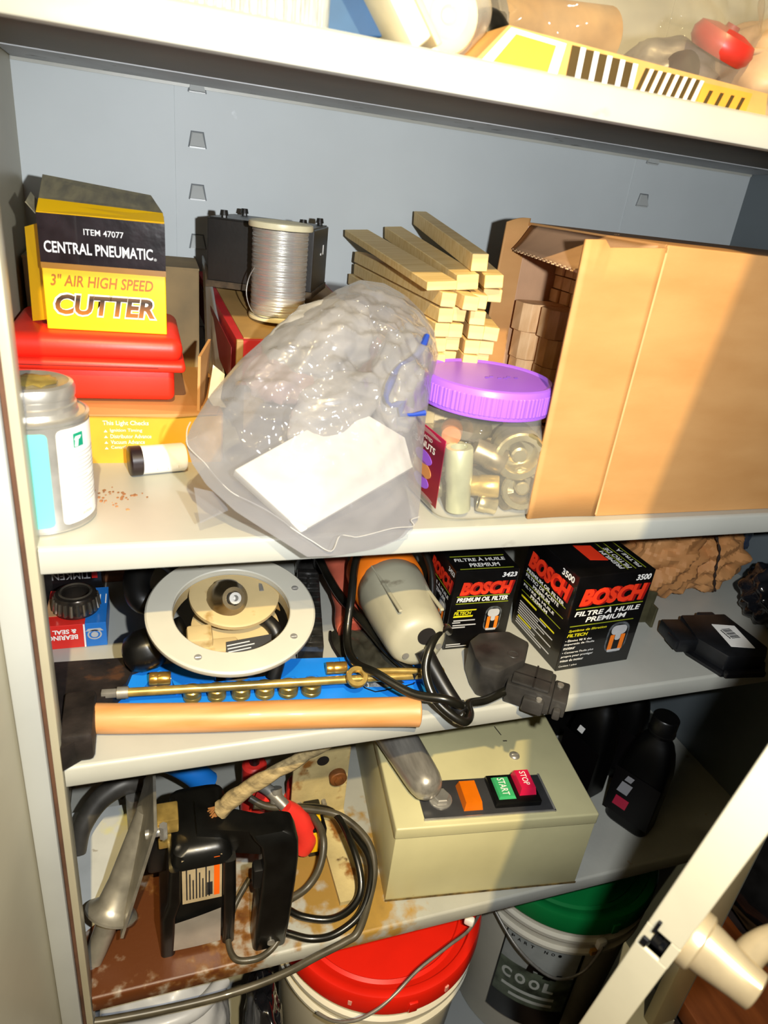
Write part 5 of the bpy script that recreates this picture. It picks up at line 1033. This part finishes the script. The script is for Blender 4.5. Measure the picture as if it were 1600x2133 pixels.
# things left of the saw
galv = mat('galvanised', '#aaa598')
t = thing('flanged_nozzle', 'grey metal nozzle with a wide flange, left of the black saw', 'nozzle', (-0.0810, 0.0400, S4), 0)
A0 = along((0.0, 0.0, 0.002), (0.069, 0.072, 0.150))
mk('cone', B().lathe([(0.0100, 0.0), (0.0110, 0.012), (0.0120, 0.040), (0.0160, 0.0500), (0.0285, 0.0530), (0.0290, 0.0560), (0.0240, 0.0580), (0.0185, 0.066), (0.0160, 0.090), (0.0150, 0.150), (0.0145, 0.170), (0, 0.170)], A0, 44), galv, t, 40)
mk('spout', B().lathe([(0.0060, -0.006), (0.0075, 0.0), (0.0070, 0.004), (0, 0.004)], A0, 20), dullsteel, t, 40)
t = thing('dark_lever', 'dark grey curved lever at the left end of the lowest shelf', 'lever', (-0.0700, 0.1700, S4))
mk('lever_body', B().tube([(-0.032, -0.010, 0.034), (-0.026, 0.004, 0.060), (-0.006, 0.022, 0.082), (0.022, 0.034, 0.092), (0.044, 0.040, 0.084)], 0.0130, 16, 8, rf=lambda s: 0.75 + 0.55 * s), mat('dark_grey_metal', '#55514a', 0.45, 0.4, var=0.2, nscale=30), t, 60)
mk('pivot', B().cyl((0.036, 0.020, 0.0), (0.036, 0.020, 0.084), 0.0110, seg=20), dullsteel, t, 40)
t = thing('white_panel_box', 'stained off-white plastic box behind the flanged nozzle', 'box', (-0.0750, 0.1300, S4))
pw_ = mat('stained_white', '#c6c8c4', 0.5, var=0.06, nscale=20, spots=[('#6d5a36', 46, 0.70), ('#d8d49a', 12, 0.62)])
mk('box_body', B().hull([(-0.040, -0.070, 0), (0.028, -0.020, 0), (0.028, 0.100, 0), (-0.044, 0.100, 0)], [(-0.040, -0.050, 0.022), (0.030, 0.0, 0.022), (0.030, 0.100, 0.026), (-0.044, 0.100, 0.026)]), pw_, t, 40)
mk('vent_hole', B().lathe([(0.0035, 0), (0, 0.0004)], TR(-0.024, -0.030, 0.0229), 14), dark, t)
t = thing('orange_carton', 'orange-yellow carton at the back left of the lowest shelf', 'carton', (-0.0900, 0.3000, S4))
mk('carton_body', B().span((-0.028, 0, 0), (0.030, 0.06, 0.045), 0.001), mat('orange_carton', '#d98a12', 0.5, var=0.06), t)
mk('tab', B().span((-0.010, -0.001, 0.030), (0.012, 0.0, 0.046)), mat('orange_carton', '#d98a12'), t)
t = thing('blue_handle_tool', 'tool with a thick blue plastic handle behind the black saw', 'tool', (0.0200, 0.2200, S4))
mk('handle', B().tube([(-0.040, 0.010, 0.108), (-0.006, 0.002, 0.096), (0.020, -0.004, 0.078), (0.036, -0.006, 0.058)], 0.0150, 18, 8, rf=lambda s: 0.85 + 0.35 * s), blue, t, 60, 'thick blue plastic handle')
mk('shaft', B().cyl((-0.038, 0.010, 0.107), (-0.075, 0.030, 0.020), 0.0045, seg=12), dullsteel, t, 40)
mk('guard', B().cyl((-0.044, 0.0115, 0.1095), (-0.039, 0.010, 0.108), 0.017, seg=20, bev=0.001), blue, t, 40)
mk('rest_foot', B().span((0.020, -0.020, 0.0), (0.050, 0.010, 0.046), 0.004), blackm, t, 40)
rdh = mat('red_grip', '#e8352c', 0.4, var=0.06)
t = thing('red_handled_pliers', 'pliers with bright red plastic grips behind the saw handle', 'pliers', (0.1500, 0.1200, S4))
mk('grip', B().tube([(-0.002, 0.012, 0.084), (0.014, 0.010, 0.062), (0.026, 0.004, 0.034), (0.020, 0.000, 0.012)], 0.0125, 16, 8, rf=lambda s: 0.75 + 0.5 * math.sin(s * 2.6)), rdh, t, 60, 'bright red grip')
mk('grip', B().tube([(-0.030, 0.040, 0.075), (-0.008, 0.044, 0.060), (0.012, 0.046, 0.030), (0.012, 0.044, 0.010)], 0.0105, 16, 8), rdh, t, 60, 'bright red grip')
mk('jaw', B().tube([(-0.002, 0.012, 0.084), (-0.018, 0.030, 0.094), (-0.036, 0.048, 0.098)], 0.0075, 10).cyl((-0.012, 0.022, 0.084), (-0.012, 0.030, 0.100), 0.008, seg=14), dullsteel, t, 40)
t = thing('red_plug', 'red plastic plug by the frayed rope behind the saw', 'plug', (0.1180, 0.2000, S4))
mk('plug_body', B().lathe([(0.0, 0.0), (0.017, 0.0), (0.017, 0.050), (0.0150, 0.062), (0.0165, 0.066), (0.0165, 0.094), (0.013, 0.098), (0, 0.098)], None, 24), rdh, t, 40)
mk('cable_neck', B().lathe([(0.007, 0.096), (0.006, 0.118), (0, 0.118)], None, 14), blackm, t, 40)
t = thing('red_canister', 'dusty red plastic canister below the rusty bracket', 'canister', (0.1850, 0.2100, S4))
mk('cap_body', B().lathe([(0.0, 0.0), (0.018, 0), (0.018, 0.034), (0.014, 0.040), (0, 0.040)], None, 28), rdh, t, 40)
mk('cap_rim', B().lathe([(0.018, 0.0), (0.0205, 0.001), (0.0205, 0.006), (0.018, 0.007)], None, 28, cap=False), rdh, t, 40)

# frayed rope
ropem = mat('frayed_rope', '#a08c62', 0.85, var=0.25, nscale=60, stretch=(1, 1, 4), bump=0.3)
t = thing('frayed_rope', 'stiff frayed tan rope running up from the saw handle', 'rope', (0.0600, 0.0700, S4 + 0.1800))
rp_ = [(0.0, -0.004, -0.004), (0.016, -0.004, 0.012), (0.044, -0.006, 0.034), (0.076, -0.008, 0.054), (0.104, -0.016, 0.080), (0.125, -0.030, 0.105)]
b = B()
for k in range(3):
    ph = 2 * math.pi * k / 3
    b.tube([V(p) + V((0.003 * math.cos(ph + i * 2.2), 0.003 * math.sin(ph + i * 2.2), 0.003 * math.sin(ph + i * 2.2 + 1))) for i, p in enumerate(rp_)], 0.0062, 8, 8, rf=lambda s: 1.35 - 0.8 * s)
mk('strand', b, ropem, t, 60)
b = B(); rs2 = random.Random(3)
for k in range(22):
    a = rs2.uniform(0, 6.28); q = V((0.003 * math.cos(a), 0.003 * math.sin(a) - 0.004, -0.002 + 0.004 * math.sin(a)))
    b.tube([q, q + V((-0.005, 0, -0.004)), q + V((-0.010 + rs2.uniform(-.003, .003), rs2.uniform(-.004, .004), -0.012 + rs2.uniform(-.004, .004)))], 0.0011, 4, 2)
mk('frayed_end', b, mat('brown_fray', '#8a5a2a', 0.9), t, kind='stuff')

# rusty bracket
rust = mat('rusty_beige', '#c8b681', 0.6, var=0.15, nscale=18, bump=0.15, spots=[('#8a5a22', 20, 0.56), ('#4a2c12', 44, 0.66)])
t = thing('rusty_bracket', 'rust-stained beige machine bracket left of the control box', 'bracket', (0.2180, 0.1750, S4))
mk('upright', B().span((-0.052, 0.0, 0.0), (0.026, 0.005, 0.125), 0.001), rust, t)
mk('base', B().hull([(-0.014, -0.135, 0.0), (0.016, -0.135, 0.0), (0.026, 0.002, 0.0), (-0.016, 0.002, 0.0)], [(-0.014, -0.135, 0.007), (0.016, -0.135, 0.007), (0.026, 0.002, 0.007), (-0.016, 0.002, 0.007)]), rust, t)
mk('bolt_boss', B().cyl((0.010, -0.010, 0.078), (0.010, 0.001, 0.078), 0.0120, seg=20, bev=0.001).cyl((0.010, -0.013, 0.078), (0.010, -0.009, 0.078), 0.0065, seg=6), mat('rust_brown', '#7a4a22', 0.6, 0.3, var=0.3, nscale=60), t, 40)
mk('slot_hole', B().lathe([(0.0085, 0), (0, 0.0003)], TR(-0.012, -0.0002, 0.108) @ RX(90), 20), dark, t)
mk('stud_row', B().cyl((-0.040, -0.008, 0.034), (-0.040, 0.0, 0.034), 0.0035, seg=8).cyl((-0.030, -0.008, 0.034), (-0.030, 0.0, 0.034), 0.0035, seg=8).cyl((-0.018, -0.008, 0.032), (-0.018, 0.0, 0.032), 0.0035, seg=8).cyl((-0.006, -0.008, 0.032), (-0.006, 0.0, 0.032), 0.0035, seg=8), dullsteel, t, 40)
t = thing('yellow_battery_box', 'small yellow and black box half hidden behind the cord loops', 'box', (0.1980, 0.1150, S4))
mk('box_body', B().span((-0.018, 0, 0), (0.004, 0.05, 0.050), 0.002), blackp, t, 40)
mk('yellow_face', B().span((-0.0185, -0.001, 0.010), (-0.006, 0.0005, 0.046), 0.0004), yel, t)
mk('terminal', B().span((-0.014, 0.010, 0.050), (-0.002, 0.024, 0.056), 0.001), yel, t)

# coiled cords
gcord = mat('grey_brown_cord', '#4a4436', 0.4, var=0.2, nscale=40, coat=0.15)
t = thing('coiled_cord', 'long grey-brown power cord coiled beside the control box and trailing along the shelf edge', 'cord', (0.19, 0.07, S4))
O_ = V((0.19, 0.07, S4))
def cc(pts, r, m_=gcord): mk('cord_loop', B().tube([V(p) - O_ for p in pts], r, 10, 7), m_, t, 60)
cc([(0.105, 0.150, 0.630), (0.128, 0.140, 0.620), (0.178, 0.134, 0.610), (0.221, 0.122, 0.600), (0.248, 0.087, 0.590), (0.250, 0.055, 0.575), (0.232, 0.020, 0.560), (0.214, -0.004, 0.552), (0.198, -0.0075, 0.545), (0.164, -0.0085, 0.532), (0.131, -0.009, 0.517), (0.092, -0.009, 0.507), (0.044, -0.009, 0.503), (-0.010, -0.008, 0.504), (-0.060, -0.007, 0.508), (-0.0785, -0.006, 0.510)], 0.0046)
cc([(0.110, 0.146, 0.620), (0.150, 0.142, 0.612), (0.180, 0.139, 0.600), (0.191, 0.098, 0.600), (0.184, 0.073, 0.580), (0.165, 0.059, 0.562), (0.133, 0.048, 0.558), (0.114, 0.040, 0.556)], 0.0048)
cc([(0.160, 0.145, 0.606), (0.211, 0.132, 0.600), (0.224, 0.077, 0.600), (0.227, 0.037, 0.580), (0.214, 0.022, 0.562), (0.188, 0.023, 0.5455), (0.155, 0.034, 0.5455), (0.134, 0.051, 0.5455), (0.110, 0.062, 0.5455)], 0.0046, cordm)
cc([(0.112, 0.030, 0.5455), (0.134, 0.018, 0.5455), (0.160, 0.005, 0.5455), (0.189, 0.004, 0.5455), (0.221, 0.014, 0.556), (0.240, 0.040, 0.570), (0.246, 0.072, 0.580), (0.232, 0.110, 0.586)], 0.0044, cordm)
cc([(0.096, 0.074, 0.580), (0.075, 0.054, 0.560), (0.066, 0.029, 0.5448), (0.071, 0.004, 0.5448), (0.091, -0.002, 0.5448), (0.108, 0.002, 0.5448), (0.121, 0.010, 0.550), (0.126, 0.020, 0.556)], 0.0036)

# ------------------------------------------------------------------ bottom of the cabinet
def lidf(n, dpt): return lambda a, z: 1.0
def bucket(name, label, x, y, z1, lidcol, body_m):
    t = thing(name, label, 'bucket', (x, y, 0.060), 0)
    h = z1 - 0.060
    mk('pail', B().lathe([(0.118, 0.0), (0.128, 0.002), (0.130, 0.006), (0.142, h - 0.085), (0.149, h - 0.083), (0.149, h - 0.078), (0.143, h - 0.076), (0.1435, h - 0.058), (0.150, h - 0.056), (0.150, h - 0.050), (0.1445, h - 0.048), (0.145, h - 0.012), (0.139, h - 0.020), (0, h - 0.022)], None, 96), body_m, t, 40)
    l = mk('pail_lid', B().lathe([(0.1465, h - 0.032), (0.1515, h - 0.031), (0.1520, h - 0.026), (0.1512, h - 0.004), (0.1490, h), (0.1440, h + 0.001), (0.1380, h - 0.001), (0.1350, h - 0.010), (0.1250, h - 0.0135), (0.1200, h - 0.0115), (0.1180, h - 0.0140), (0, h - 0.0130)], None, 120), lidcol, t, 40)
    mk('lid_tab', B().span((-0.006, -0.154, h - 0.030), (0.006, -0.150, h - 0.012), 0.001), lidcol, l, 40)
    return t, l, h
wp = mat('pail_white', '#d8d2bf', 0.42, var=0.05, nscale=8)
rl_ = mat('lid_red', '#e0200f', 0.34, var=0.06, nscale=10)
gl_ = mat('lid_green', '#0d7a3a', 0.34, var=0.06, nscale=10)
t, l, h = bucket('red_lid_bucket', 'white plastic bucket with a bright red lid and wire bail', 0.2950, 0.1230, 0.430, rl_, wp)
T0 = V((0.2950, 0.1230, 0.060))
mk('wire_bail', B().tube([V(p) - T0 for p in [(0.452, 0.105, 0.400), (0.440, 0.070, 0.428), (0.398, 0.030, 0.442), (0.356, 0.012, 0.446), (0.308, -0.004, 0.441), (0.271, -0.020, 0.431), (0.245, -0.026, 0.419), (0.219, -0.024, 0.405), (0.196, -0.012, 0.392), (0.180, 0.010, 0.378)]], 0.0022, 8, 8), dullsteel, t, 60)
mk('bail_ear', B().box((0.103, -0.086, 0.387), (0.014, 0.010, 0.012), 0.003, RZ(-40)), white, t, 40)
mk('lid_notch', B().box((-0.078, -0.128, 0.352), (0.006, 0.004, 0.010), 0.001, RZ(-30)).box((0.050, -0.143, 0.352), (0.006, 0.004, 0.010), 0.001, RZ(18)), mat('pale_red', '#e8a090', 0.4), t)
t, l, h = bucket('green_lid_bucket', 'white plastic bucket with a green lid and black-bordered picture label', 0.6250, 0.1480, 0.430, gl_, wp)
def pband(a0, a1, z0, z1, rr, n=20):
    b = B(); b.grid(lambda u, v: V(((rr) * math.cos(math.radians(a0 + (a1 - a0) * u)), rr * math.sin(math.radians(a0 + (a1 - a0) * u)), z0 + (z1 - z0) * v)), n, 3); return b
lb = mk('bucket_label', pband(-150, -100, 0.080, 0.286, 0.1420), black, t, 40, 'black-bordered picture label')
mk('label_sky', pband(-149.0, -102.0, 0.150, 0.281, 0.1424), mat('label_pale', '#a9aca6', 0.45, var=0.1), lb, 40)
mk('label_field', pband(-149.0, -102.0, 0.090, 0.215, 0.1427), mat('label_field', '#5d6654', 0.45, var=0.35, nscale=40), lb, 40)
mk('label_foot', pband(-149.0, -102.0, 0.084, 0.130, 0.1430), black, lb, 40)
def onb(a, z_, rr=0.1434): a = math.radians(a); return ((rr * math.cos(a), rr * math.sin(a), z_), (-math.sin(a), math.cos(a), 0), (0, 0, 1))
for k, ch in enumerate('PART NO.'):
    if ch != ' ':
        o, r, u = onb(-146 + 4.2 * k, 0.2680); text(ch, black, lb, o, r, u, 0.0055, 0.0065, bold=0.03)
for k, ch in enumerate('COOL'):
    o, r, u = onb(-146 + 9.0 * k, 0.1780); text(ch, mat('label_letter', '#c9ccc2', 0.45), lb, o, r, u, 0.0170, 0.0230, bold=0.05, d=0.001)
for k in range(2):
    mk('print_line', pband(-144 + 6 * k, -110, 0.156 - 0.016 * k, 0.163 - 0.016 * k, 0.1434, 10), mat('label_letter', '#c9ccc2'), lb)
b = B()
for k in range(6):
    o, r, u = onb(-132 + 3.6 * k, 0.214 + 0.006 * math.sin(k * 1.4)); b.prism([(0, 0), (0.012, 0.0), (0.010, 0.014 - 0.0015 * k), (0.002, 0.016 - 0.002 * k)], 0.0005, basis(o, r, u))
mk('tractor_silhouette', b, black, lb, label='dark vehicle silhouette')
mk('bail_ear', B().box((-0.016, -0.1510, 0.318), (0.016, 0.010, 0.018), 0.004), white, t, 40)
mk('tamper_tag', B().box((-0.024, -0.1495, 0.300), (0.010, 0.006, 0.010), 0.001), mat('amber_tag', '#a8761c', 0.5), t)
mk('wire_bail', B().tube([(-0.016, -0.156, 0.318), (-0.040, -0.158, 0.270), (-0.085, -0.150, 0.262), (-0.130, -0.110, 0.290), (-0.152, -0.04, 0.318)], 0.0022, 8, 8), dullsteel, t, 60)
t = thing('grey_sack', 'pale grey plastic sack filling the bottom left of the cabinet', 'sack', (-0.0150, 0.1000, 0.060))
mk('sack_body', blob((0, 0, 0.180), (0.092, 0.110, 0.200), 101, 0.07, 16, 70, 50, None, 0.001, 0.7), mat('grey_sack', '#b7bac0', 0.4, var=0.10, nscale=8, coat=0.2), t, 60)
mk('rolled_top', B().tube([(-0.075, -0.060, 0.355), (-0.030, -0.080, 0.366), (0.040, -0.076, 0.366), (0.080, -0.040, 0.352)], 0.0100, 10, 6), mat('grey_sack', '#b7bac0'), t, 60)
t = thing('dark_sack', 'dark plastic bag with a blue patch between the grey sack and red-lid bucket', 'bag', (0.1140, 0.0200, 0.060))
mk('bag_body', blob((0, 0, 0.180), (0.024, 0.075, 0.190), 111, 0.12, 20, 50, 40, None, 0.001, 0.8), mat('black_bag_film', '#141519'), t, 60)
mk('blue_patch', B().box((-0.014, -0.074, 0.300), (0.022, 0.006, 0.060), 0.002, RZ(-20)), mat('royal_blue', '#1c4fb0', 0.4), t)

# ------------------------------------------------------------------ top shelf, blurred
t = thing('ribbed_bin', 'pale ribbed plastic bin on the top shelf', 'bin', (0.0400, 0.040, S1))
pb_ = mat('frosted_bin', '#9da09c', 0.35, var=0.12, nscale=70, stretch=(4, 1, 0.6), bump=0.3, bscale=120)
mk('bin_wall', B().span((-0.145, 0.0, 0.0), (0.0800, 0.20, 0.090), 0.006, 3), pb_, t, 40)
b = B()
for k in range(40): b.span((-0.140 + 0.0054 * k, -0.0012, 0.006), (-0.1375 + 0.0054 * k, 0.0, 0.080), 0.0004, 1)
mk('rib', b, pb_, t, kind='stuff')
mk('bin_rim', B().span((-0.150, -0.006, 0.086), (0.0850, 0.206, 0.094), 0.003), pb_, t, 40)
t = thing('blue_booklet', 'dark blue booklet with red edge beside the pale bin', 'booklet', (0.1180, 0.075, S1))
mk('cover', B().box((0.012, 0.02, 0.055), (0.040, 0.10, 0.100), 0.001, RY(-8)), mat('navy_card', '#1d4568', 0.5, var=0.1), t)
mk('red_edge', B().box((0.016, -0.0320, 0.045), (0.0040, 0.003, 0.110), 0.0005, RY(-42)), mat('red_edge', '#c02418', 0.5), t)
t = thing('cream_envelope', 'cream padded envelope leaning between the bin and rolled papers', 'envelope', (0.1360, 0.030, S1))
mk('envelope_body', B().box((-0.002, 0.004, 0.048), (0.016, 0.060, 0.120), 0.004, RY(-40)), mat('cream_paper', '#e8d9b0', 0.6, var=0.05), t, 40)
mk('envelope_flap', B().box((0.0110, 0.000, 0.045), (0.004, 0.056, 0.110), 0.001, RY(-40)), mat('tan_paper', '#cdb68a', 0.6), t)
t = thing('bagged_paper_roll', 'cream roll in a clear plastic sleeve on the top shelf', 'roll', (0.2020, 0.055, S1))
mk('roll', B().lathe([(0.004, 0.002), (0.006, 0.0), (0.012, 0.001), (0.014, 0.0), (0.022, 0.002), (0.024, 0.006), (0.024, 0.150), (0, 0.150)], along((0, -0.010, 0.0280), (0.004, 0.15, 0.0290)), 36), mat('cream_paper', '#e8d9b0'), t, 40)
mk('sleeve', blob((0.002, 0.05, 0.032), (0.040, 0.085, 0.032), 131, 0.06, 40, 60, 36, None, 0.001), film('sleeve_film', '#efe6cf', 0.16, 0.1), t, 60)
t = thing('black_cable_end', 'black plastic part behind the striped carton on the top shelf', 'part', (0.2450, 0.075, S1))
mk('part_body', blob((0, 0, 0.022), (0.022, 0.016, 0.022), 141, 0.1, 40, 32, 20, None, 0.001), blackp, t, 50)
mk('stub', B().cyl((0, 0, 0.03), (0.02, 0.02, 0.045), 0.006, seg=14), blackp, t, 40)
t = thing('striped_carton', 'low carton with yellow-green panel and black stripes at the top shelf edge', 'carton', (0.2100, 0.0140, S1))
kr2 = mat('tan_carton_top', '#c69a5a', 0.6, var=0.08)
b = B(); b.hull([(0.002, 0, 0), (0.265, 0.012, 0), (0.265, 0.06, 0), (0.002, 0.05, 0)], [(0.024, 0.002, 0.0235), (0.262, 0.014, 0.0185), (0.262, 0.06, 0.0185), (0.024, 0.05, 0.0245)]); mk('carton_body', b, kr2, t)
slope = lambda x: 0.0235 - 0.005 * (x - 0.024) / 0.238
MS = ((0.0, -0.0006, 0.0), (1, 0.046, 0), (0, 0.07, 1))
b = B(); b.prism([(0.006, 0.0), (0.066, 0.0), (0.070, 0.0205), (0.026, 0.0225)], 0.0006, basis(*MS)); fw = mk('white_border', b, white, t)
b = B(); b.prism([(0.014, 0.0), (0.058, 0.0), (0.062, 0.0180), (0.030, 0.0195)], 0.0010, basis(*MS)); mk('yellow_panel', b, mat('acid_yellow', '#e2e23a', 0.45, var=0.05), t, label='yellow-green printed panel')
patches('black_stripe', [(0.074 + 0.0115 * k, 0.0, 0.0068, 0.0205 - 0.0006 * k, 0.001) for k in range(5)], mat('dark_stripe', '#4a3a1c', 0.5), t, *MS, 0.0008)
patches('white_stripe', [(0.0810 + 0.0115 * k, 0.0, 0.0042, 0.0205 - 0.0006 * k, 0.001) for k in range(5)], white, t, *MS, 0.0008)
patches('slanted_stroke', [(0.134 + 0.0080 * k, 0.0, 0.0030, 0.0170, 0.006) for k in range(7)], mat('dark_stripe', '#4a3a1c'), t, *MS, 0.0008)
patches('slanted_stroke', [(0.138 + 0.0080 * k, 0.0, 0.0030, 0.0170, 0.006) for k in range(7)], white, t, *MS, 0.0008)
patches('orange_print', [(0.192, 0.001, 0.050, 0.0150, 0.003)], mat('orange_print', '#e09a3a', 0.5), t, *MS, 0.0007)
patches('slanted_stroke', [(0.198 + 0.011 * k, 0.002, 0.0035, 0.0100, 0.004) for k in range(4)], mat('dark_stripe', '#4a3a1c'), t, *MS, 0.0010)
t = thing('clear_parts_bag', 'big clear plastic bag of mixed parts behind the striped carton', 'bag', (0.3700, 0.140, S1))
fm = film('parts_bag_film', '#b9ad98', 0.17, 0.06, (0.95, 0.93, 0.9))
mk('bag_film', blob((0.010, 0.0, 0.075), (0.165, 0.105, 0.085), 151, 0.12, 18, 170, 90, None, 0.001), fm, t, 75)
t = thing('red_handwheel', 'round red plastic handwheel inside the clear bag on the top shelf', 'handwheel', (0.4460, 0.066, S1 + 0.050), 0)
mk('knob_body', B().lathe([(0.0, -0.006), (0.022, -0.006), (0.026, -0.002), (0.027, 0.004), (0.024, 0.010), (0.012, 0.013), (0, 0.013)], RX(24) @ RY(10), 40), mat('red_rubber', '#b82c22', 0.4, var=0.1), t, 40)
mk('hub', B().lathe([(0.006, 0.012), (0.0055, 0.016), (0, 0.016)], RX(24) @ RY(10), 16), mat('red_rubber_dark', '#8a1c14', 0.5), t, 40)
t = thing('tan_cylinder', 'tan cylinder lying in the clear bag on the top shelf', 'cylinder', (0.3200, 0.110, S1 + 0.030))
mk('tube', B().cyl((-0.060, 0, 0.010), (0.060, 0.02, 0.024), 0.022, seg=30, bev=0.003), mat('tan_parts', '#b08a54', 0.5, var=0.15), t, 40)
mk('end_ring', B().cyl((-0.064, -0.0006, 0.0096), (-0.056, 0.0006, 0.0106), 0.024, seg=30, bev=0.001), dullsteel, t, 40)
t = thing('grey_casting', 'grey metal casting in the clear bag on the top shelf', 'casting', (0.4350, 0.110, S1 + 0.006))
mk('casting_body', blob((0, 0, 0.020), (0.050, 0.034, 0.034), 161, 0.15, 30, 40, 26), dullsteel, t, 50)
mk('bore', B().cyl((-0.010, -0.036, 0.026), (-0.010, -0.026, 0.026), 0.014, seg=20), mat('dark_gap', '#140f0c'), t, 40)
t = thing('cream_sheet', 'cream paper folded in the clear bag on the top shelf', 'paper', (0.3000, 0.150, S1 + 0.005))
mk('sheet', blob((0, 0, 0.040), (0.060, 0.030, 0.034), 171, 0.2, 24, 44, 28), mat('cream_paper', '#e8d9b0'), t, 40)
mk('fold', B().box((0.010, -0.028, 0.050), (0.070, 0.003, 0.020), 0.0006, RX(20)), mat('cream_paper', '#e8d9b0'), t)
t = thing('brown_bag_end', 'brown wrapped bundle at the right end of the top shelf', 'bundle', (0.5150, 0.080, S1))
mk('bundle_body', blob((0, 0, 0.040), (0.048, 0.060, 0.042), 181, 0.14, 26, 44, 28, None, 0.001), mat('tan_wrap', '#b79a76', 0.5, var=0.1), t, 40)
mk('tie', B().tube([(-0.048, -0.01, 0.05), (-0.02, -0.055, 0.05), (0.02, -0.06, 0.045), (0.048, -0.02, 0.04)], 0.003, 8), mat('tan_wrap', '#b79a76'), t, 60)

# ------------------------------------------------------------------ floor beside the cabinet
t = thing('brown_board', 'brown wooden board lying on the floor outside the right door', 'board', (0.9800, -0.15, 0.0))
mk('board_face', B().span((-0.11, -0.55, 0.06), (0.100, 0.62, 0.100), 0.003), mat('brown_board', '#7a4320', 0.5, var=0.2, nscale=6, stretch=(6, 1, 1), bump=0.1, col2='#54290f'), t, 40)
mk('batten', B().span((-0.105, -0.40, 0.0), (0.095, -0.32, 0.06), 0.002).span((-0.105, 0.42, 0.0), (0.095, 0.50, 0.06), 0.002), mat('brown_board', '#7a4320'), t)
t = thing('black_refuse_bag', 'shiny black refuse bag on the floor right of the brown board', 'bag', (1.3400, 0.10, 0.0))
mk('bag_body', blob((0, 0, 0.160), (0.24, 0.42, 0.17), 191, 0.16, 8, 70, 44, None, 0.001), mat('black_bag_film', '#141519'), t, 60)
mk('tied_neck', blob((0, 0, 0.35), (0.05, 0.05, 0.06), 195, 0.2, 30, 24, 16), mat('black_bag_film', '#141519'), t, 60)

b = B(); rs3 = random.Random(17)
for k in range(46):
    x = -0.030 + rs3.gauss(0, 0.014); y = 0.085 + rs3.gauss(0, 0.012); r = rs3.uniform(0.0004, 0.0013)
    b.box((x, y, S2 + r * 0.5), (r * 2, r * 1.4, r), 0, RZ(rs3.uniform(0, 90)))
o = mk('wood_crumbs', b, mat('crumb_brown', '#a9744a', 0.9, var=0.3)); o['kind'] = 'stuff'; tag(o, 'scatter of tiny brown crumbs on the second shelf right of the cement can', 'crumbs')
